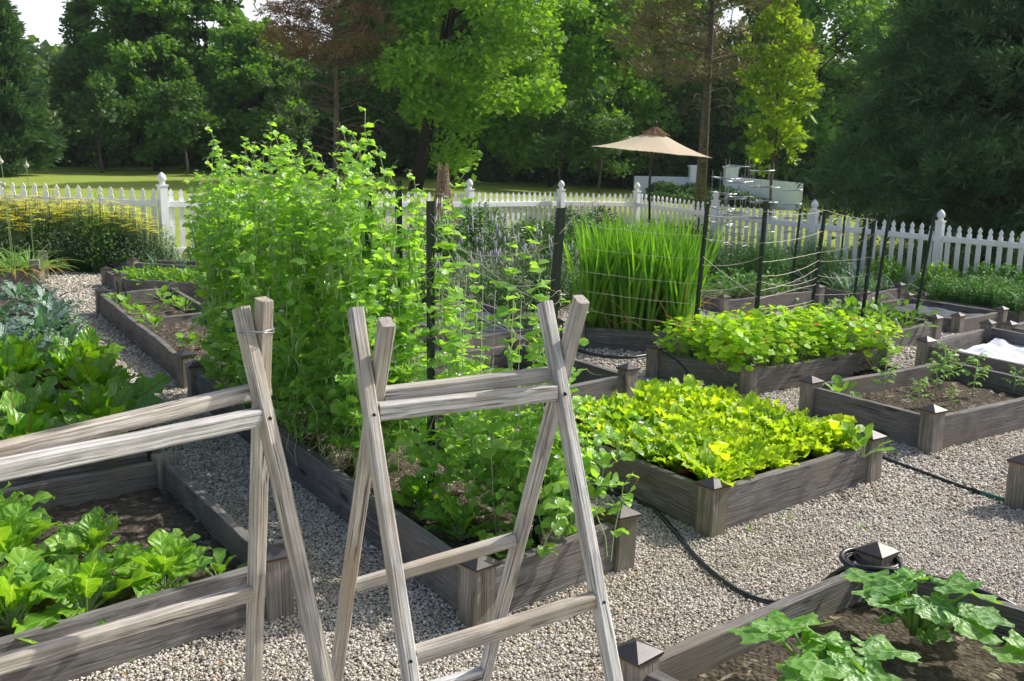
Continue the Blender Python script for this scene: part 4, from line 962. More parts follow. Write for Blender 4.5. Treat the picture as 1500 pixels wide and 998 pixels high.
LT = Bank([rosette(115, 'tall_lettuce', 'lettuce', 16, .22, .048, P_tongue, 'lettuce', (.8, 1.5), (.1, .6), ruf=.15, nv=6, tint=(0, .5))])
r = rng_of(3)
for i in range(14):
    for j in range(14):
        u = .07 + .87 * (i + .5 + r.uniform(-.4, .4)) / 14; v = .06 + .88 * (j + .5 + r.uniform(-.4, .4)) / 14
        x, y = inbed(B_LET, u, v); tl = (r.normal(0, .12), r.normal(0, .12)); z = .145
        if (v > .86 and .45 < u < .8 and r.random() < .35): LT.put(0, (x, y, z), r.uniform(0, 6.28), r.uniform(.8, 1.05), 'tall darker rounded lettuce at the back corner of the lettuce bed', 'tall rounded lettuces at the back of the bed', tl)
        elif (u > .9 and .25 < v < .75 and r.random() < .75) or (u < .13 and r.random() < .3): LR.put(int(r.integers(0, 2)), (x, y, z), r.uniform(0, 6.28), r.uniform(.7, 1.0), 'dark red leaf lettuce among the lime green ones', 'red leaf lettuces', tl)
        elif math.sin(u * 9 + 2 * v) * math.sin(v * 8 - 1) > .45 and r.random() < .45: LG.put(int(r.integers(0, 2)), (x, y, z), r.uniform(0, 6.28), r.uniform(.75, 1.05), 'deeper green lettuce among the lime green ones', 'deeper green lettuces', tl)
        elif r.random() < .05: continue
        else: LB.put(int(3 * (math.sin(u * 6 + 1) + 1) + r.uniform(0, 1.6)) % 6, (x, y, z), r.uniform(0, 6.28), r.uniform(.72, 1.22) * (1 + .12 * math.sin(u * 7 + v * 5)), 'lime green leaf lettuce packed into the lettuce bed', 'lime green lettuces', tl)

# ---- gladiolus blades
def glad(k):
    r = rng_of(k); root = thing('gladiolus', 'gladiolus', 'gladiolus', PROTO_AT); m = MB()
    for i in range(10):
        az = r.uniform(0, 6.28); L = r.uniform(.7, 1.02)
        blade(m, (r.normal(0, .03), r.normal(0, .03), 0), az, r.uniform(1.3, 1.54), L, r.uniform(.015, .023), P_sword, r.uniform(.0, .28), .25, 0, 1, 7, 2, r.uniform(-.8, .8), np.clip(r.normal(.5, .3), 0, 1), 0, r)
    m.build('leaves', M['glad'], root); m = MB()
    for i in range(2): blade(m, (r.normal(0, .04), r.normal(0, .04), 0), r.uniform(0, 6.28), r.uniform(.9, 1.4), r.uniform(.3, .65), r.uniform(.008, .013), P_sword, r.uniform(.5, 1.9), .3, 0, 1, 7, 2, r.uniform(-.8, .8), r.uniform(0, 1), 0, r)
    m.build('dry_leaves', M['straw'], root); return root
scatter(Bank([glad(120 + k) for k in range(5)]), B_GLA, 11, 9, .14, 'clump of tall green sword leaves packed behind the pea bed', 'gladiolus clumps in one bed', (.88, 1.06), seed=5, u0=.02, u1=.98, v0=.02, v1=.98, tilt=.06)

# ---- nasturtiums
def nast(k):
    r = rng_of(k); root = thing('nasturtium', 'nasturtium', 'nasturtium', PROTO_AT); lf, st, fl = MB(), MB(), MB()
    for i in range(125):
        a = r.uniform(0, 6.28); rr = .20 * math.sqrt(r.uniform(0, 1)); h = (.34 - 2.6 * rr * rr) * r.uniform(.45, 1.05)
        q = np.array([rr * math.cos(a), rr * math.sin(a), max(.02, h)])
        disc(lf, q, a + r.normal(0, .6), r.uniform(-.9, .35), r.uniform(.017, .036), 5, .08, 0, 0, .12, .08, 10, 1, np.clip(r.normal(.35 + 1.5 * h, .25), 0, 1), 0, r, False)
        if i % 3 == 0: st.tube([(q[0] * .3, q[1] * .3, 0), (q[0] * .8, q[1] * .8, q[2] * .55), q], .0015, sides=3, cap=False)
    for i in range(3):
        a = r.uniform(0, 6.28); rr = .12 * r.uniform(.3, 1); q = np.array([rr * math.cos(a), rr * math.sin(a), .28 * r.uniform(.6, 1)])
        for s in range(5): blade(fl, q, s * 1.256, .5, .026, .013, P_round, .3, .1, .1, 2, 2, 2)
    lf.build('leaves', M['nast'], root); st.build('stems', M['pea_stem'], root); fl.build('flowers', M['orange_fl'], root); return root
NB = Bank([nast(130 + k) for k in range(4)])
scatter(NB, B_NAS, 6, 4, .11, 'bright green nasturtium plant spilling round leaves over its bed', 'nasturtiums in the staked bed', (.85, 1.1), seed=7, u0=-.03, u1=1.0, v0=-.03, v1=.95, tilt=.1, pick=lambda u, v, r: None if (u > .62 and v > .55 and r.random() < .6) else int(r.integers(0, 4)))

# ---- squash
def squash(k, n, R, H):
    r = rng_of(k); root = thing('squash_plant', 'squash', 'squash plant', PROTO_AT); lf, st = MB(), MB()
    for i in range(n):
        az = i * 2.4 + r.normal(0, .3); f = i / n; el = .5 + .85 * f + r.normal(0, .1); L = H * (1.05 - .35 * f) * r.uniform(.85, 1.15)
        tt = np.linspace(0, 1, 6); e = el + .35 * (1 - tt)
        P = np.stack([np.cumsum(np.cos(e)) * L / 6 * math.cos(az), np.cumsum(np.cos(e)) * L / 6 * math.sin(az), np.cumsum(np.sin(e)) * L / 6], -1) - 0
        st.tube(P, .0075, .0045, sides=6, tint=r.uniform(0, 1))
        sz = R * (1.0 - .45 * f) * r.uniform(.8, 1.12)
        disc(lf, P[-1], az + r.normal(0, .35), r.uniform(-.55, .15) + .2 * f, sz, 5, .34, 1, .045, r.uniform(-.05, .2), .05, 44, 4, r.uniform(0, 1), 0, r)
    for i in range(3):
        az = r.uniform(0, 6.28); disc(lf, (.07 * math.cos(az), .07 * math.sin(az), .05), az, -.3, R * .4, 5, .3, 1, .04, .2, .08, 30, 2, .3, 0, r)
    m2 = MB()
    for i in range(4): az = r.uniform(0, 6.28); m2.tube([(.02 * math.cos(az), .02 * math.sin(az), .02), (.05 * math.cos(az), .05 * math.sin(az), .09), (.055 * math.cos(az), .055 * math.sin(az), .13)], [.006, .011, .003], sides=6)
    m2.build('fruit_buds', M['zuc_stem'], root); lf.build('leaves', M['zuc'], root); st.build('stalks', M['zuc_stem'], root); return root
s = squash(140, 15, .100, .22); s.location = (1.25, 2.86, .12); s.rotation_euler.z = 2.2; tag(s, 'squash plant with jagged leaves nearest the hose wrapped post', 'squash plant')
s = squash(141, 15, .104, .20); s.location = (0.86, 2.50, .12); s.rotation_euler.z = .6; tag(s, 'squash plant with jagged leaves beside the near left board of its bed', 'squash plant')
s = squash(142, 9, .085, .17); s.location = (1.55, 2.56, .12); s.rotation_euler.z = 2.9; tag(s, 'squash plant cut off by the bottom right corner', 'squash plant')

# ---- chard, kale, radish
CB = Bank([rosette(150 + k, 'chard', 'chard', 14, .28, .085, P_chard, 'chard', (.55, 1.45), (.2, 1.0), (.07, .13), 'chard_stem', .22, 3.5, .22, 9, 6, .06, .015, (0, 1), .0055, size_fall=.35, stemname='stalks') for k in range(4)])
scatter(CB, B_CHA, 4, 7, .11, 'red stemmed chard with glossy crinkled leaves', 'chard plants in the left bed', (.85, 1.08), seed=11, u0=-.02, u1=.98, v0=.0, v1=.98)
KB = Bank([rosette(160 + k, 'kale', 'kale', 16, .29, .046, P_lance, 'kale', (.35, 1.35), (.7, 1.5), (.05, .09), 'kale', .35, 6, .25, 10, 4, .05, .015, (0, 1), .005, size_fall=.3, stemname='stalks') for k in range(3)])
scatter(KB, B_KAL, 3, 6, .14, 'blue grey kale with long arching puckered leaves', 'kale plants in the left bed', (.9, 1.15), seed=12, u0=0, u1=1.0, v0=.0, v1=.75)
RB = Bank([rosette(170 + k, 'radish_plant', 'radish plant', 20, .21, .066, P_lobed, 'radish', (.35, 1.4), (.3, 1.2), (.05, .10), 'pea_stem', .22, 3, .2, 9, 4, .1, .01, (.1, 1), .0032, size_fall=.35) for k in range(4)])
for i, (x, y, sc, lab) in enumerate([(-1.33, 2.95, 1.05, 'bright radish plant hanging over the front board of its bed'), (-1.14, 3.12, .85, 'radish plant right of the one hanging over the board'), (-1.52, 2.86, 1.05, 'bushy radish plant at the far left of the front row'),
        (-1.72, 3.28, 1.0, 'radish plant at the left edge in the second row'), (-1.48, 3.36, .8, 'radish plant in the middle of the second row'), (-1.9, 3.5, 1.0, 'radish plant at the left edge furthest back'), (-1.72, 2.9, .9, 'radish plant half cut off by the left edge')]):
    RB.put(i, (x, y, .10), i * 1.9 + .5, sc, lab)
SB = Bank([rosette(180 + k, 'seedling', 'seedling', 7, .075, .026, P_lobed, 'green', (.3, 1.3), (.3, .8), (.03, .05), 'pea_stem', .12, 2, .2, 5, 2, .06, .008, (.3, 1), .0018) for k in range(3)])
SB.put(0, (-0.98, 3.2, .1), .4, 1.35, 'small radish seedling beside the white plant label'); SB.put(1, (-1.22, 3.42, .1), 1.4, 1.2, 'lone young radish plant in the middle of the bare soil'); SB.put(2, (-1.1, 3.25, .1), 2.4, .9, 'tiny seedling behind the front board of the radish bed')
# leaves at the foot of the near pea row
s = RB.put(1, (-.18, 3.62, .10), .3, .72, 'broad leaved plant at the near left foot of the pea bed'); s = RB.put(2, (-.02, 3.42, .10), 2.3, .55, 'broad leaved plant just behind the near post of the pea bed'); s = RB.put(0, (-.36, 3.92, .10), 4.3, .72, 'broad leaved plant at the foot of the stake in the pea bed')
# young plants in the narrow bed
YB = Bank([rosette(190 + k, 'young_plant', 'young plant', 12, .085, .034, P_oval, 'green', (.2, 1.4), (.1, .6), (.03, .08), 'pea_stem', .08, 2, .2, 4, 2, .0, .01, (.4, 1), .002) for k in range(3)])
for i, (u, v, lab) in enumerate([(.12, .92, 'young leafy plant at the far left corner of the narrow bed'), (.2, .82, 'young leafy plant second from the far left corner'), (.16, .72, 'young leafy plant third along the left board'), (.22, .62, 'tall young plant just behind the cross board'),
        (.75, .9, 'young plant beside the far right post'), (.8, .78, 'young plant along the right board, far one'), (.82, .68, 'young plant along the right board, near one'), (.2, .48, 'young plant just in front of the cross board'), (.35, .22, 'lowest young plant in the front half of the narrow bed')]):
    x, y = inbed(B_LC, u, v); YB.put(i, (x, y, .11), i * 1.3, 1.25 if i in (3, 4) else 1.05, lab)
# parsley
PSB = Bank([rosette(200 + k, 'parsley', 'parsley', 34, .07, .026, P_lobed, 'green', (.3, 1.5), (.2, 1.2), (.04, .12), 'pea_stem', .3, 4, .2, 4, 2, .2, .04, (.3, 1), .0015) for k in range(3)])
scatter(PSB, B_UP, 10, 3, .13, 'bushy bright parsley clump in the low bed', 'parsley clumps', (.85, 1.15), seed=15, u0=.04)
# onions
ONB = Bank([rosette(210 + k, 'onion_plant', 'onion', 9, .38, .012, P_sword, 'leek', (.7, 1.45), (.2, 1.3), (0, 0), None, 0, 1, .5, 8, 2) for k in range(3)])
scatter(ONB, B_ON, 4, 2, .13, 'onion plant with floppy grey green leaves by the left fence', 'onion plants', (.85, 1.1), seed=16, u0=.15, u1=.65)

def flowering(k, name, cat, H, R, n, leafmat, flmat, nfl, fl_kind='spike', leafL=.05, leafW=.008, prof=P_lance, stems=True):
    r = rng_of(k); root = thing(name, name.replace('_', ' '), cat, PROTO_AT); lf, fl, st = MB(), MB(), MB()
    for i in range(n):
        a = r.uniform(0, 6.28); rr = R * math.sqrt(r.uniform(0, 1)); h = H * (.15 + .85 * r.uniform(0, 1) ** .7) * (1 - .5 * (rr / R) ** 2)
        top = np.array([rr * math.cos(a), rr * math.sin(a), h]); bs = np.array([rr * .35 * math.cos(a), rr * .35 * math.sin(a), 0])
        if i % 4 == 0 and stems: st.tube([bs, (bs + top) / 2 * (1, 1, 1.05), top], .003, .0015, sides=3, cap=False, tint=.3)
        blade(lf, top, r.uniform(0, 6.28), r.uniform(-.2, 1.2), leafL * r.uniform(.6, 1.2), leafW, prof, r.uniform(0, .8), .2, 0, 1, 3, 2 if leafW > .006 else 1, r.normal(0, .4), np.clip(r.normal(.3 + .5 * h / H, .22), 0, 1), 0, r)
    for i in range(nfl):
        a = r.uniform(0, 6.28); rr = R * math.sqrt(r.uniform(0, 1)); h = H * r.uniform(.85, 1.12) * (1 - .25 * (rr / R) ** 2); c = np.array([rr * math.cos(a), rr * math.sin(a), h])
        st.tube([(c[0] * .5, c[1] * .5, h * .3), (c[0] * .9, c[1] * .9, h * .75), c], .0022, sides=3, cap=False, tint=.5)
        if fl_kind == 'spike': fl.tube([c, c + (0, 0, .025), c + (.004, 0, .055)], [.004, .007, .003], sides=5)
        elif fl_kind == 'plate':
            q = r.uniform(.04, .075); tl = r.normal(0, .15); V = []
            for kk in range(26): aa = r.uniform(0, 6.28); r2 = q * math.sqrt(r.uniform(0, 1)); V.append((r2 * math.cos(aa), r2 * math.sin(aa)))
            for (vx, vy) in V: blade(fl, c + (vx, vy, vx * tl + r.normal(0, .002)), r.uniform(0, 6.28), .1, .022, .011, P_round, .2, .1, 0, 1, 2, 2, 0, r.uniform(0, 1))
        else:
            for s in range(6): blade(fl, c, s * 1.05 + a, .4, .018, .007, P_round, .3, .1, 0, 1, 2, 2, 0, r.uniform(0, 1))
    lf.build('leaves', M[leafmat], root)
    if st.n: st.build('stems', M['herb'], root)
    if fl.n: fl.build('flowers', M[flmat], root)
    return root
YR = Bank([flowering(220 + k, 'yarrow', 'yarrow', .80, .32, 1700, 'grey', 'yellow_fl', 62, 'plate', .05, .006) for k in range(3)])
for i, (x, y, sc) in enumerate([(-6.2, 11.3, .95), (-5.75, 11.5, 1.0), (-5.35, 11.35, 1.0), (-4.95, 11.6, 1.0), (-4.6, 11.75, .95), (-5.45, 11.75, 1.05), (-5.1, 11.9, .95), (-4.75, 12.05, .85), (-6.6, 11.2, 1.0), (-5.65, 11.05, .9), (-5.9, 11.75, 1.0), (-4.35, 11.85, .8)]):
    YR.put(i, (x, y, gh(x, y)), i * 1.7, sc, 'bushy yarrow with flat yellow flower heads along the left fence', 'yellow yarrow bushes')
# garlic with seed heads
def garlic(k, H, az):
    root = rosette(k, 'garlic_plant', 'garlic', 16, .60, .020, P_sword, 'strap', (.7, 1.45), (.6, 1.9), (0, 0), None, 0, 1, .4, 9, 2)
    lo_ = MB(); r = rng_of(k)
    for i in range(7): blade(lo_, (0, 0, .03), r.uniform(0, 6.28), .9, .42, .013, P_sword, 1.9, .3, 0, 1, 8, 2, 0, r.uniform(0, 1))
    lo_.build('withered_leaves', M['straw'], root)
    if H:
        st, hd = MB(), MB(); P = [(0, 0, 0), (.02 * math.cos(az), .02 * math.sin(az), H * .5), (.05 * math.cos(az), .05 * math.sin(az), H)]
        st.tube(smooth_path(P, 5), .004, .0028, sides=5); st.build('stalk', M['strap'], root)
        hd.lathe([(0, -.02), (.012, -.012), (.024, .004), (.022, .02), (.008, .032), (.004, .05), (.001, .07)], P[-1], 10, .5); hd.build('seed_head', M['bulb'], root)
    return root
for i, (px_, H, lab) in enumerate([((-5.30, 10.15), 1.12, 'garlic plant with seed head, leftmost of the tall stalks'), ((-5.17, 10.0), 1.10, 'garlic plant with seed head on the second stalk from the left'), ((-5.10, 10.2), .95, 'garlic plant with the lowest round seed head'), ((-5.03, 10.1), 1.18, 'garlic plant carrying the tallest seed head'), ((-4.93, 10.3), 1.14, 'garlic plant with the plump seed head furthest right'),
        ((-5.25, 9.85), 0, 'garlic clump without stalk at the near end of the row'), ((-5.45, 10.0), 0, 'garlic clump without stalk behind the kale'), ((-5.0, 10.35), 0, 'yellowing garlic clump beside the grey stub post'), ((-5.15, 10.65), 0, 'yellowing garlic clump behind the grey stub post'), ((-5.4, 10.4), 0, 'garlic clump without stalk at the left edge')]):
    s = garlic(230 + i, H, i * 1.3); s.location = (*px_, .12); s['label'] = lab
# feathery green at the left edge
FE = Bank([flowering(245, 'feathery_plant', 'feathery plant', .42, .24, 1500, 'green', 'white_fl', 0, 'spike', .03, .0025)])
FE.put(0, (-4.95, 8.8, .12), 0, 1.0, 'feathery bright green plant between the kale and the garlic'); FE.put(0, (-5.15, 9.15, .12), 1, .9, 'smaller feathery plant at the left edge behind the kale')
# airy roses / tall weeds in front of left fence
AW = Bank([flowering(250, 'tall_perennial', 'perennial', .75, .2, 500, 'green', 'white_fl', 6, 'daisy', .05, .012, P_oval), flowering(251, 'tall_perennial', 'perennial', .95, .16, 260, 'green', 'orange_fl', 0, 'daisy', .04, .010, P_oval)])
for i, (x, y, k, sc, lab) in enumerate([(-4.15, 12.0, 0, .75, 'loose leafy perennial in front of the ball topped left post'), (-3.75, 12.05, 0, .8, 'loose leafy perennial just right of the left post'), (-4.75, 11.5, 1, 1.1, 'airy arching branch rising above the yarrow'), (-3.3, 12.4, 0, .8, 'leafy perennial between the left post and the peas')]): AW.put(k, (x, y, gh(x, y)), i, sc, lab)
VB = Bank([flowering(255, 'viola', 'viola', .16, .14, 200, 'dkgreen', 'lav_fl', 14, 'daisy', .04, .012, P_oval)])
for i, (u, v) in enumerate([(.03, .5), (.12, .8), (.8, .3), (.92, .5)]): x, y = inbed(B_ON, u, v); VB.put(0, (x, y, .13), i, 1.0, 'small purple flowered plant at the edge of the onion bed', 'purple flowered bedding plants')
# tomatoes
def tomato(k):
    r = rng_of(k); root = thing('tomato_seedling', 'tomato seedling', 'tomato plant', PROTO_AT); lf, st = MB(), MB(); H = .2
    st.tube([(0, 0, 0), (.005, .003, H * .5), (.0, .01, H)], .0035, .002, sides=5, tint=.7)
    for i in range(7):
        h = H * (.35 + .65 * i / 6); az = i * 2.4; L = .085 * (1 - .3 * i / 6); el = .35 + .1 * i; d = np.array([math.cos(az) * math.cos(el), math.sin(az) * math.cos(el), math.sin(el)])
        b = np.array([0, 0, h]); st.tube([b, b + d * L], .0012, sides=3, cap=False, tint=.6)
        for f in (.4, .7, 1.0):
            for s in ((-1, 1) if f < 1 else (0,)): blade(lf, b + d * L * f, az + s * 1.1, .1, .042, .012, P_oval, .9, .3, .2, 3, 4, 2, r.normal(0, .2), r.uniform(.3, 1), 0, r, .25)
    lf.build('leaves', M['green'], root); st.build('stem', M['pea_stem'], root); return root
TB = Bank([tomato(260), tomato(261)])
for i, (u, v, sc, lab) in enumerate([(.72, .72, 1.15, 'tallest tomato seedling near the back post of its bed'), (.58, .62, .9, 'tomato seedling left of the tallest one'), (.34, .78, 1.0, 'tomato seedling standing by the back left board'), (.30, .45, .75, 'small pale tomato seedling in the middle of the soil'), (.70, .45, 1.15, 'tomato seedling with a bare stalk near the right front'),
        (.45, .35, .5, 'tiniest tomato seedling low in the soil'), (.93, .35, .7, 'tomato seedling at the right edge over the board'), (.85, .8, .9, 'tomato seedling in the far right of its bed')]): x, y = inbed(B_TOM, u, v); TB.put(i, (x, y, .10), i * 1.1, sc, lab)
x, y = inbed(B_TOM, .1, .86); YB.put(0, (x, y, .1), 1, 1.2, 'leafy plant spilling over the left corner of the tomato bed'); YB.put(1, (1.68, 4.62, .14), .4, 1.3, 'leafy weed standing above the lettuce by the right post')
# beans / potatoes / right-hand beds
BB = Bank([rosette(270 + k, 'bean_plant', 'bean plant', 30, .10, .036, P_oval, 'green', (.1, 1.4), (.3, 1.0), (.06, .2), 'pea_stem', .08, 2, .2, 4, 2, .05, .03, (0, .8), .002) for k in range(3)])
scatter(BB, B_BEA, 4, 3, .13, 'bushy bean plant among the green stakes', 'bean plants', (.85, 1.15), seed=18)
PT = Bank([rosette(280 + k, 'potato_plant', 'potato plant', 36, .085, .03, P_oval, 'herb', (.1, 1.5), (.3, 1.0), (.06, .2), 'pea_stem', .1, 2, .2, 4, 2, .05, .03, (.2, 1), .002) for k in range(2)])
scatter(PT, B_POT, 5, 3, .14, 'leafy potato plant in the bed before the cages', 'potato plants', (.85, 1.2), seed=19)
SP = Bank([rosette(285, 'spinach', 'leafy green', 12, .1, .03, P_oval, 'green', (.3, 1.4), (.3, .8), (.02, .05), 'pea_stem', .1, 2, .2, 4, 2, 0, .02, (.2, .8), .002)])
scatter(SP, B_MID, 3, 3, .11, 'low leafy green in the bed behind the pea vines', 'low greens behind the peas', seed=20)
def herbclump(k, H, n, R, mat='herb', L=.04, W=.005):
    return flowering(k, 'herb_clump', 'herb', H, R, n, mat, 'white_fl', 0, 'spike', L, W)
HB = Bank([herbclump(290 + k, .30, 650, .14) for k in range(3)])
scatter(HB, B_HER, 6, 6, .14, 'fine dark green herb clump in the bed by the right fence', 'dark herb clumps', (.9, 1.1), seed=21, u0=-.02, u1=1.0, v0=-.02, v1=1.0)
LK = Bank([rosette(300 + k, 'leek', 'leek', 12, .5, .022, P_sword, 'leek', (.5, 1.4), (.5, 1.6), (0, 0), None, 0, 1, .4, 9, 2, tint=(0, 1)) for k in range(3)])
scatter(LK, B_LEE, 4, 4, .13, 'strappy grey green leek by the white fence', 'leeks', (.8, 1.1), seed=22)
for i, (x, y) in enumerate([(5.0, 12.9), (4.7, 13.1), (5.35, 12.75), (4.5, 12.6), (5.2, 13.2)]): LK.put(i, (x, y, gh(x, y)), i, 1.05, 'strappy grey green leek by the white fence', 'leeks')
# perennials at the back
DK = Bank([flowering(310, 'feathery_shrub', 'feathery plant', .72, .34, 2200, 'herb', 'white_fl', 0, 'spike', .05, .004), flowering(311, 'feathery_shrub', 'feathery plant', .62, .32, 1800, 'dkgreen', 'white_fl', 0, 'spike', .05, .005)])
for i, (x, y) in enumerate([(2.1, 12.9), (2.6, 12.75), (3.2, 12.9), (3.75, 13.1), (2.3, 13.4), (3.0, 13.4), (3.5, 13.9), (2.7, 14.3), (3.95, 13.6), (4.2, 13.9), (1.7, 13.2), (4.05, 12.9)]): DK.put(i, (x, y, gh(x, y)), i * 1.4, .85 + .12 * (i % 3), 'feathery dark green shrub before the white fence', 'feathery dark green shrubs')
LAV = Bank([flowering(320, 'lavender', 'lavender', .46, .30, 900, 'grey', 'lav_fl', 26, 'spike', .045, .003), flowering(321, 'lavender', 'lavender', .40, .26, 800, 'grey', 'lav_fl', 14, 'spike', .045, .003)])
for i, (x, y) in enumerate([(-.95, 10.3), (-.35, 10.1), (.3, 10.35), (-.7, 11.0), (0.0, 11.0), (.65, 11.1), (-1.4, 10.8), (-1.1, 11.6), (-.2, 11.7), (.5, 11.8), (-1.9, 11.4), (-0.2, 9.7), (1.1, 10.2)]): LAV.put(i, (x, y, gh(x, y)), i, 1.1 + .25 * (i % 3), 'hazy grey lavender mound behind the pea vines', 'lavender mounds')
WF = Bank([flowering(330, 'white_flowering_perennial', 'perennial', .6, .30, 900, 'herb', 'white_fl', 60, 'daisy', .05, .012, P_oval), flowering(331, 'white_flowering_perennial', 'perennial', .55, .28, 900, 'dkgreen', 'white_fl', 24, 'daisy', .05, .014, P_oval)])
for i, (x, y) in enumerate([(-1.9, 13.3), (-1.2, 13.9), (-.5, 14.6), (.2, 15.3), (.8, 15.8), (1.4, 16.2), (-.2, 13.4), (.5, 13.9), (1.1, 14.6), (1.6, 15.2), (-.9, 12.6), (.2, 12.6), (2.3, 15.7), (2.7, 15.1), (0.9, 12.9), (-2.6, 12.7)]): WF.put(i, (x, y, gh(x, y)), i, 1.15 + .15 * (i % 3), 'white flowering perennial along the back fence', 'white flowering perennials at the back')
GP = Bank([flowering(340, 'leafy_perennial', 'perennial', .55, .32, 1100, 'herb', 'white_fl', 5, 'daisy', .07, .012, P_lance), flowering(341, 'leafy_perennial', 'perennial', .5, .3, 1000, 'green', 'white_fl', 0, 'daisy', .06, .014, P_lance)])
for i, (x, y) in enumerate([(6.0, 12.75), (6.5, 12.5), (7.0, 12.1), (5.55, 13.05), (7.5, 11.7), (7.4, 12.0), (6.3, 12.95 - .3), (5.0, 13.5)]): GP.put(i, (x, y, gh(x, y)), i * 2, 1.0, 'leafy perennial growing against the right fence', 'leafy perennials by the right fence')
for i, (x, y) in enumerate([(8.5, 13.0), (9.4, 12.9), (7.6, 13.6), (10.2, 12.2)]): GP.put(i, (x, y, gh(x, y)), i * 2, 1.1, 'leafy perennial growing outside the right fence', 'leafy perennials beyond the right fence')
RF = Bank([flowering(345, 'red_flowering_plant', 'perennial', .6, .2, 350, 'herb', 'red_fl', 7, 'daisy', .05, .012, P_oval)])
RF.put(0, (.75, 12.3, gh(.75, 12.3)), 0, 1.15, 'plant with a few red blooms glimpsed through the peas')
# sprouting weeds in the gravel
WD = Bank([rosette(350, 'weed_seedling', 'weed', 5, .03, .006, P_lance, 'green', (.4, 1.3), (.1, .6), nv=3, nu=2)])
for i, (x, y, lab) in enumerate([(1.02, 4.02, 'tiny weed at the foot of the lettuce bed board'), (1.12, 3.3, 'tall thin weed in the gravel near the black hose'), (.62, 3.0, 'tiny weed in the open gravel'), (2.04, 5.12, 'tiny weed beside the hose near the tomato bed'), (1.5, 4.05, 'tiny weed in the sunny gravel'), (1.2, 4.15, 'second tiny weed along the lettuce bed board')]): WD.put(0, (x, y, .0), i, (1.2, 1.2, 1.2 if i != 1 else 2.6), lab)
# ================================================================== TREES
def quads(mb, C, size, asp=1.6, up=.4, dirs=None, tint=.5, rng=RNG, spread=1.0, mi=0):
    n = len(C)
    if dirs is None:
        d = rng.normal(0, 1, (n, 3)); d[:, 2] *= .6
    else: d = dirs + rng.normal(0, spread, (n, 3))
    d /= np.linalg.norm(d, axis=1)[:, None]
    nn = rng.normal(0, 1, (n, 3)); nn[:, 2] += up * 2
    s = np.cross(d, nn); s /= np.linalg.norm(s, axis=1)[:, None] + 1e-9
    sz = (np.broadcast_to(size, (n,)) * rng.lognormal(-.05, .38, n))[:, None]
    a = C; b = C + d * sz * .5 + s * sz * .5 / asp + nn * sz * .05; c = C + d * sz; e = C + d * sz * .55 - s * sz * .5 / asp
    V = np.stack([a, b, c, e], 1).reshape(-1, 3); F = np.arange(4 * n).reshape(n, 4)
    mb.add(V, F, np.tile([(0, 0), (.5, .5), (0, 1), (-.5, .5)], (n, 1)), np.repeat(np.clip(tint, 0, 1), 4) if np.ndim(tint) else tint, mi)
def broad_tree(k, label, loc, H, R, z0, trunk_r, leaves, mat, leaf, K=70, dens=1.0, bark='bark_dark', group=None, cr=.24, lean=(0, 0), limbs=14, sq=1.0, cat='tree', name='tree'):
    r = rng_of(k); root = thing(name, label, cat, loc, 0, group)
    tk = MB(); ht = z0 + (H - z0) * .6
    P = np.stack([np.linspace(0, lean[0], 7) + r.normal(0, .05, 7) * [0, 1, 1, 1, 1, 1, 1], np.linspace(0, lean[1], 7), np.linspace(-.1, ht, 7)], -1)
    tk.tube(P, trunk_r, trunk_r * .35, sides=9, tint=.5)
    cz = (H + z0) / 2; rz = (H - z0) / 2; cl = []
    while len(cl) < K:
        v = r.normal(0, 1, 3); v /= np.linalg.norm(v); q = v * r.uniform(.35, 1.0) ** .6
        q = q * (1 + .2 * math.sin(3 * math.atan2(v[1], v[0]) + k) * math.cos(4 * v[2] + k) + r.normal(0, .07))
        q[2] = np.sign(q[2]) * abs(q[2]) ** sq
        x = q * np.array([R, R, rz]); x[:2] *= 1 - .25 * (q[2] > 0) * abs(q[2]); cl.append(x + [lean[0], lean[1], cz])
    cl = np.array(cl); cr_ = R * cr * r.uniform(.6, 1.35, K)
    for i in r.choice(K, min(K, limbs), replace=False):
        f = r.uniform(.3, .95); b = P[0] + (P[-1] - P[0]) * f; b[2] = min(b[2], cl[i][2] - .1 * R)
        mid = (b + cl[i]) / 2 + [0, 0, .12 * R]; tk.tube(smooth_path([b, mid, cl[i]], 4), trunk_r * .4 * (1 - .5 * f), trunk_r * .08, sides=5, cap=False)
    tk.build('trunk', M[bark], root)
    n = int(leaves * dens); w = cr_ ** 2; w /= w.sum(); idx = r.choice(K, n, p=w)
    g = r.normal(0, 1, (n, 3)) * [1, 1, .62]; ln = np.linalg.norm(g, axis=1)[:, None]; g = g / ln * np.minimum(ln, 1.9) ** .8 * .62
    C = cl[idx] + g * cr_[idx][:, None]
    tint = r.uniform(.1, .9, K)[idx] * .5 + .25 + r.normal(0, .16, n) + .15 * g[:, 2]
    m = MB(); quads(m, C, leaf, 1.5, .5, None, tint, r); m.build('crown', M[mat], root)
    return root
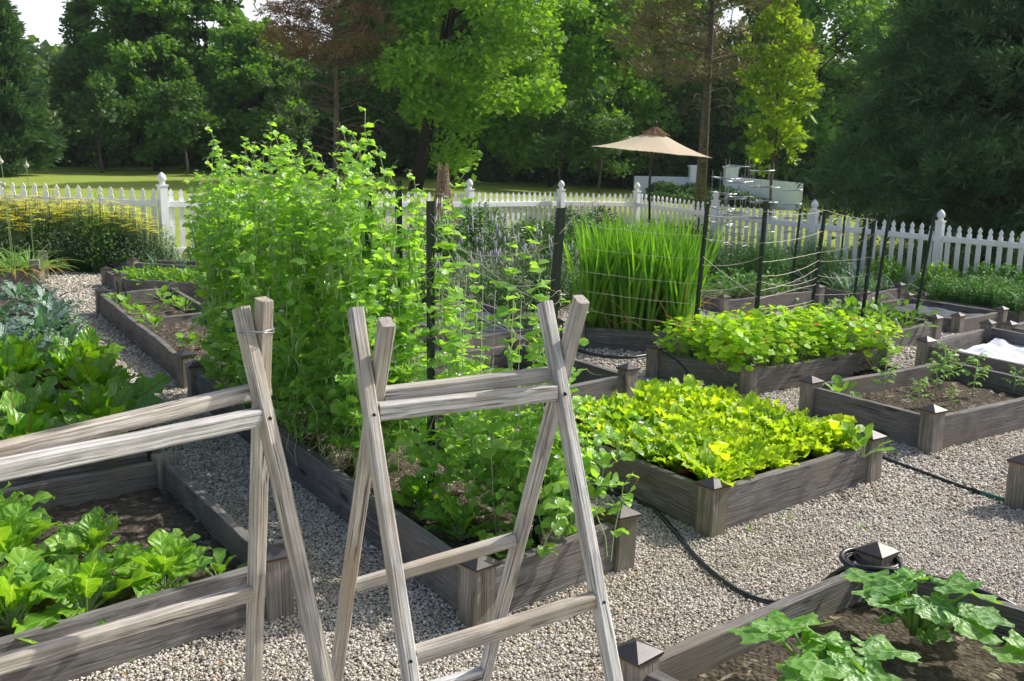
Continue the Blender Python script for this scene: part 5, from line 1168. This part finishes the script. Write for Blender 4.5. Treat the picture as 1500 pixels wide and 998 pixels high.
def conifer(k, label, loc, H, R, z0, trunk_r, n, mat, needle, whorl=.45, droop=.25, bark='bark_dark', per=7, group=None, sparse=0.0, shape=.8, name='pine_tree', bare=None, flat=2.2, asp=5, bush=.16, tuft=0, tr0=.16):
    r = rng_of(k); root = thing(name, label, 'tree', loc, 0, group); tk = MB()
    tk.tube([(0, 0, -.1), (.03, 0, H * .3), (.06, .03, H * .65), (.03, 0, H)], trunk_r, trunk_r * .15, sides=9)
    C = []; D = []; T = []
    z = z0
    while z < H - .05:
        f = (z - z0) / (H - z0); L0 = R * ((1 - f) ** shape) * (1 if f > .08 else .85) + .1
        for j in range(per):
            if r.random() < sparse: continue
            az = j * 2 * PI / per + r.uniform(-.4, .4) + z * 3; L = L0 * r.uniform(.7, 1.12); zz = z + r.uniform(-.15, .15)
            tt = np.linspace(0, 1, 8); up_ = .35 * L * tt - droop * L * tt ** 2 * 2
            B = np.stack([L * tt * math.cos(az), L * tt * math.sin(az), zz + up_], -1); tk.tube(B, max(.008, trunk_r * .22 * (1 - f)), .004, sides=4, cap=False)
            w = int(n * L)
            if tuft:
                nt_f = max(5, int(tuft * L)); tq = r.uniform(.2, 1.02, nt_f) ** .75; tl_ = r.normal(0, 1, nt_f); bx = np.stack([np.interp(tq, tt, B[:, a]) for a in range(3)], -1)
                perp = np.array([-math.sin(az), math.cos(az), 0]); bx = bx + perp * (tl_ * bush * L * 1.5 * (1.1 - tq * .6))[:, None] + np.array([0, 0, 1]) * (r.normal(0, .07, nt_f) * L ** .5)[:, None]
                ti = r.integers(0, nt_f, w); g_ = r.normal(0, 1, (w, 3)); g_ /= np.linalg.norm(g_, axis=1)[:, None]; rr_ = r.uniform(0, 1, w)[:, None] ** .6
                out = np.array([math.cos(az), math.sin(az), .35])
                C.append(bx[ti] + (g_ * .8 + out * .5) * rr_ * tr0 * [1, 1, .7]); D.append(g_ * .8 + out * .9)
                T.append(np.clip((.2 + .45 * tq)[ti] + (r.normal(0, .14, nt_f))[ti] + r.normal(0, .1, w), 0, 1)); continue
            q = r.uniform(.22, 1, w) ** .8; c = np.stack([np.interp(q, tt, B[:, a]) for a in range(3)], -1)
            sp_ = bush * L * (1.1 - q * .5)
            perp = np.array([-math.sin(az), math.cos(az), 0]); lat = r.normal(0, 1, w)
            c = c + perp * (lat * sp_ * 1.3)[:, None] + r.normal(0, 1, (w, 3)) * (sp_ * .35 * np.array([1, 1, flat])[:, None]).T
            C.append(c); D.append(np.array([math.cos(az), math.sin(az), .25]) + perp * np.sign(lat)[:, None] * .5); T.append(np.clip(.25 + .5 * q + r.normal(0, .15, w) + r.normal(0, .1), 0, 1))
        z += whorl * r.uniform(.8, 1.2) * (1 - .3 * f)
    if bare:
        for i in range(bare[0]):
            az = r.uniform(0, 6.28); zz = r.uniform(bare[1], bare[2]); L = r.uniform(.4, 1) * bare[3]
            B = [(0, 0, zz), (L * .5 * math.cos(az), L * .5 * math.sin(az), zz + .12 * L), (L * math.cos(az + .2), L * math.sin(az + .2), zz - .12 * L)]
            tk.tube(smooth_path(B, 4), .022, .005, sides=4, cap=False)
            for s in range(4):
                ff = r.uniform(.4, 1); p_ = np.array(B[0]) * (1 - ff) + np.array(B[2]) * ff + [0, 0, .08]; tk.tube([p_, p_ + r.normal(0, .28, 3)], .008, .003, sides=3, cap=False)
    tk.build('trunk', M[bark], root)
    C = np.concatenate(C); D = np.concatenate(D); T = np.concatenate(T)
    m = MB(); quads(m, C, needle, asp, .3, D, T, r, .45); m.build('crown', M[mat], root)
    return root
G = lambda x, y: (x, y, gh(x, y))
# ---- the near trees, left to right
broad_tree(401, 'bright leafy maple with a thick trunk hanging low over the peas', G(-3.3, 33.5), 10.2, 3.4, 1.5, .24, 60000, 't_light', .15, 150, lean=(1.5, 0), cr=.20, limbs=10)
conifer(402, 'dying conifer with reddish brown top and bare grey branches', G(-5.6, 32.0), 6.4, 2.4, 3.8, .13, 330, 't_brown', .12, .34, .1, 'dead_bark', 7, sparse=.30, shape=.5, bare=(70, .8, 4.8, 2.5), asp=6, bush=.25, tuft=10, tr0=.24)
conifer(403, 'tall thin pine with bare scaly trunk and sparse olive brown needles', G(5.06, 27.7), 8.2, 2.5, 3.6, .17, 360, 't_brownish', .13, .40, .12, 'bark', 6, sparse=.35, shape=.35, bare=(16, 2.7, 4.2, 1.6), asp=6, bush=.22, tuft=9, tr0=.24)
broad_tree(404, 'small slender tree with glowing yellow green leaves', G(6.7, 26.5), 5.9, .95, 1.3, .045, 7500, 't_yellow', .115, 110, cr=.22, limbs=24, bark='bark')
conifer(405, 'huge dark pine spreading its branches behind the right fence', G(8.35, 17.6), 6.1, 3.5, .5, .22, 950, 't_needle', .10, .36, .2, 'bark_dark', 10, shape=.5, asp=7, bush=.16, tuft=13, tr0=.19, sparse=.08)
conifer(406, 'second dark pine cut off by the right edge', G(12.6, 20.6), 6.6, 3.3, 1.0, .2, 700, 't_needle', .12, .42, .22, 'bark_dark', 9, shape=.6, asp=7, bush=.16, tuft=12, tr0=.22)
# ---- the wood behind the lawn: first rank
FG = 'broadleaved trees at the edge of the wood'
spec = [(-22.6, 40, 7.6, 2.6, .6, 't_dark', 'shadowy tree at the far left edge of the wood'), (-16.9, 42, 8.6, 1.8, 1.2, 't_dark', 'tall dark tree left of the first sky gap'), (-14.4, 41, 9.6, 2.0, 1.5, 't_mid', 'tall open crowned tree right of the first sky gap'),
        (-12.9, 43, 9.6, 1.7, 1.4, 't_mid', 'tree with paler green crown and straight dark trunk'), (-9.7, 41, 5.6, 2.0, .8, 't_mid', 'rounded tree below the middle sky gap'), (-6.4, 44, 8.6, 2.1, 1.0, 't_mid', 'tree behind the dying conifer'),
        (1.4, 41, 9.4, 3.0, 1.4, 't_light', 'pale green tree right of the bright maple'), (4.6, 43, 9.8, 2.9, 1.4, 't_mid', 'tree behind the tan umbrella'), (8.4, 44, 9.6, 3.0, 1.0, 't_dark', 'dark tree behind the thin pine'), (12.2, 42, 10, 3.1, 1.2, 't_mid', 'tree behind the glowing yellow green one'),
        (16.5, 43, 9.6, 3.2, 1.0, 't_dark', 'tree rising behind the huge pine'), (21.5, 42, 7.6, 3.4, .8, 't_dark', 'tree beyond the right edge pine'), (-1.8, 45, 9.6, 3.0, 1.2, 't_mid', 'tree filling in behind the bright maple')]
for i, (x, y, H, R, z0, mt, lab) in enumerate(spec): broad_tree(420 + i, lab, G(x, y), H, R * 1.18, z0 * .35, .13, 30000, mt, .17, 150, cr=.19, lean=(random.uniform(-.5, .5), 0), sq=.8)
conifer(440, 'dark pointed conifer at the left edge of the picture', G(-16.9, 34), 5.9, 1.5, .3, .15, 520, 't_needle', .17, .38, .2, 'bark_dark', 8, shape=.8, asp=5, bush=.16, tuft=12, tr0=.22)
# young trees on the lawn edge with thin pale trunks
for i, (x, y, H) in enumerate([(-15.2, 37.5, 3.6), (-12.1, 37.5, 3.4), (1.6, 36.2, 3.2), (3.0, 36.0, 3.6), (-8.8, 38, 3.8)]):
    broad_tree(450 + i, 'young thin trunked tree at the edge of the lawn', G(x, y), H, 1.1, .9, .05, 3500, 't_dark', .14, 26, cr=.34, bark='bark', group='young trees along the lawn edge')
# second rank and undergrowth read as one mass
for i in range(13):
    x = -30 + i * 4.9 + random.uniform(-.8, .8); low = 5.2 if x < -9 else 8.4
    broad_tree(470 + i, 'dim tree deep in the wood behind the first rank', G(x, 51 + random.uniform(-2, 2)), low + random.uniform(-.8, .8), 3.6, .4, .15, 15000, 'under', .27, 90, cr=.24, group='dim trees deep in the wood')
m = MB(); r = rng_of(499); n = 90000
x = r.uniform(-42, 42, n); zf = r.uniform(0, 1, n)
y = 43.5 + 4 * r.uniform(0, 1, n) + 1.2 * np.sin(x * .7) + .8 * np.sin(x * 1.9); top = 2.9 + .7 * np.sin(x * .5 + 1) + .5 * np.sin(x * 1.7)
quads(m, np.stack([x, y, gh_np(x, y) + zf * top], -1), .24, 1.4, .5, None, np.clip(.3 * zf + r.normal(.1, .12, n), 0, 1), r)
n = 60000; x = r.uniform(-48, 48, n); y = r.uniform(56, 60, n); quads(m, np.stack([x, y, r.uniform(-.5, 6.4, n)], -1), .42, 1.3, .5, None, np.clip(r.normal(.15, .12, n), 0, 1), r)
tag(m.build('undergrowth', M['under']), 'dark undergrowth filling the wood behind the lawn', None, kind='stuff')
m = MB(); V = []; F = []  # added upright sheet, its dark colour stands in for shade inside the wood
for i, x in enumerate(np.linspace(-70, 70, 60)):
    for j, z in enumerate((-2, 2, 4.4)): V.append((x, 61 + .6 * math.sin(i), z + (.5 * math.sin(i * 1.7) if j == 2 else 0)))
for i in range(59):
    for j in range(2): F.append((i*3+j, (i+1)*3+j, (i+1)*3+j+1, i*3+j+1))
m.add(V, F); struct(m.build('wood_backdrop', plain('wood_shade', (0.03, 0.05, 0.025), 1.0)), 'dark backdrop sheet standing for the shade deep in the wood')

# ---- white garden walls and flowering shrubs beyond the lawn
def lawn_wall(label, pts, h0, h1, pier):
    x0, y0 = pts[0]; root = thing('garden_wall', label, 'wall', G(x0, y0)); m = MB(); n = 12; V = []; F = []
    for i in range(n + 1):
        f = i / n; x = pts[0][0] + (pts[1][0] - pts[0][0]) * f - x0; y = pts[0][1] + (pts[1][1] - pts[0][1]) * f - y0; h = h0 + (h1 - h0) * f
        V += [(x, y, -.3), (x, y + .22, -.3), (x, y, h), (x, y + .22, h)]
    for i in range(n): a = i * 4; F += [(a, a+4, a+6, a+2), (a+2, a+6, a+7, a+3), (a+1, a+3, a+7, a+5)]
    F += [(0, 2, 3, 1), (n*4, n*4+1, n*4+3, n*4+2)]
    m.add(V, F); m.build('wall', M['render_wall'], root, smooth=False)
    px_, py_, ph = pier
    m = MB(); m.box((px_ - x0, py_ - y0, ph / 2 - .15), (.42, .42, ph + .3)); m.box((px_ - x0, py_ - y0, ph + .03), (.5, .5, .06)); m.build('pier', M['render_wall'], root, smooth=False)
    return root
lawn_wall('low white wall with a pier behind the tan umbrella', [(4.3, 36.6), (6.4, 36.4)], .72, .72, (6.45, 36.5, 1.08))
lawn_wall('low white curved wall seen behind the wire tomato cages', [(7.4, 34.5), (9.4, 33.2)], 0.92, .80, (7.3, 34.5, 1.22))
PK = Bank([flowering(360, 'flowering_shrub', 'shrub', .62, .5, 1400, 'dkgreen', 'pink_fl', 60, 'daisy', .10, .03, P_oval), flowering(361, 'low_shrub', 'shrub', .5, .5, 1300, 'dkgreen', 'lav_fl', 30, 'daisy', .10, .03, P_oval)])
for i, (x, y) in enumerate([(5.1, 35.6), (5.6, 35.4), (6.15, 35.4), (6.6, 35.2), (7.1, 34.2), (7.5, 33.6), (5.3, 34.9), (6.2, 34.7)]): PK.put(i, (x, y, gh(x, y)), i, 1.0, 'low shrub with pink flowers in front of the white wall', 'flowering shrubs before the white walls')
HG = Bank([flowering(362, 'clipped_shrub', 'shrub', .34, .5, 1500, 'dkgreen', 'white_fl', 0, 'daisy', .08, .025, P_oval)])
for i in range(5): x = 4.9 + i * .8; y = 34.3 - i * .18; HG.put(0, (x, y, gh(x, y)), i, (1.2, .8, .9), 'low dark clipped shrub edging the lawn bed', 'clipped shrubs edging the lawn')

# ================================================================== LIGHT, SKY, CAMERA
AZ, EL = rad(26), rad(41)
w = bpy.data.worlds.new('World'); SC.world = w; w.use_nodes = True; nt_ = w.node_tree; nt_.nodes.clear()
sky = nt_.nodes.new('ShaderNodeTexSky'); sky.sky_type = 'NISHITA'; sky.sun_disc = False; sky.sun_elevation = EL; sky.sun_rotation = rad(90) - AZ
sky.air_density = 1.2; sky.dust_density = 4.0; sky.altitude = 100
bg = nt_.nodes.new('ShaderNodeBackground'); bg.inputs[1].default_value = SKY_STRENGTH = 0.145
tcd = nt_.nodes.new('ShaderNodeTexCoord'); sxyz = nt_.nodes.new('ShaderNodeSeparateXYZ'); nt_.links.new(tcd.outputs['Generated'], sxyz.inputs[0])
rp = nt_.nodes.new('ShaderNodeValToRGB'); rp.color_ramp.elements[0].position = 0.10; rp.color_ramp.elements[0].color = (1, 1, 1, 1); rp.color_ramp.elements[1].position = 0.36; rp.color_ramp.elements[1].color = (0, 0, 0, 1)
nt_.links.new(sxyz.outputs[2], rp.inputs[0])
hz = nt_.nodes.new('ShaderNodeMix'); hz.data_type = 'RGBA'; nt_.links.new(rp.outputs[0], hz.inputs[0]); nt_.links.new(sky.outputs[0], hz.inputs[6]); hz.inputs[7].default_value = (8.5, 8.8, 9.3, 1)
ow = nt_.nodes.new('ShaderNodeOutputWorld'); nt_.links.new(hz.outputs[2], bg.inputs[0]); nt_.links.new(bg.outputs[0], ow.inputs[0])
sd = bpy.data.lights.new('sun', 'SUN'); sd.energy = 5.0; sd.angle = rad(0.53); sd.color = (1.0, 0.965, 0.89)
so = bpy.data.objects.new('sun', sd); COL.objects.link(so)
dv = Vector((math.cos(AZ) * math.cos(EL), math.sin(AZ) * math.cos(EL), math.sin(EL))); so.rotation_euler = dv.to_track_quat('Z', 'Y').to_euler(); so.location = dv * 50
cd = bpy.data.cameras.new('camera'); cam = bpy.data.objects.new('camera', cd); COL.objects.link(cam); SC.camera = cam
cd.sensor_width = 36; cd.lens = 36 * 1475.75 / 1500; cd.clip_end = 3000; cd.clip_start = .05
p_, r_ = rad(11.2358), rad(.97257)
F_ = Vector((0, math.cos(p_), -math.sin(p_))); U_ = Vector((0, math.sin(p_), math.cos(p_))); R0 = Vector((1, 0, 0))
Rr_ = math.cos(r_) * R0 + math.sin(r_) * U_; Uu = -math.sin(r_) * R0 + math.cos(r_) * U_
cam.matrix_world = Matrix(((Rr_.x, Uu.x, -F_.x, 0), (Rr_.y, Uu.y, -F_.y, 0), (Rr_.z, Uu.z, -F_.z, 1.6), (0, 0, 0, 1)))
cd.dof.use_dof = True; cd.dof.focus_distance = 4.2; cd.dof.aperture_fstop = 11
SC.view_settings.view_transform = 'Standard'; SC.view_settings.look = 'None'; SC.view_settings.exposure = 0; SC.view_settings.gamma = 1
SC.cycles.max_bounces = 8; SC.cycles.diffuse_bounces = 3; SC.cycles.glossy_bounces = 2; SC.cycles.transmission_bounces = 4; SC.cycles.sample_clamp_indirect = 6
SC.cycles.use_denoising = True
for b_ in [v for v in list(globals().values()) if isinstance(v, Bank)]: b_.clean()

# thin summer haze hanging over the garden and the lawn, a real block of air
hm = bpy.data.materials.new('haze'); hm.use_nodes = True; hn = hm.node_tree; hn.nodes.clear()
vs_ = hn.nodes.new('ShaderNodeVolumeScatter'); vs_.inputs['Density'].default_value = 0.0004; vs_.inputs['Color'].default_value = (.80, .90, 1, 1); vs_.inputs['Anisotropy'].default_value = 0.2
ho = hn.nodes.new('ShaderNodeOutputMaterial'); hn.links.new(vs_.outputs[0], ho.inputs['Volume'])
m = MB(); m.box((0, 60, 9), (260, 150, 24)); struct(m.build('haze', hm, None, False), 'thin summer haze over the lawn')
SC.cycles.volume_bounces = 0
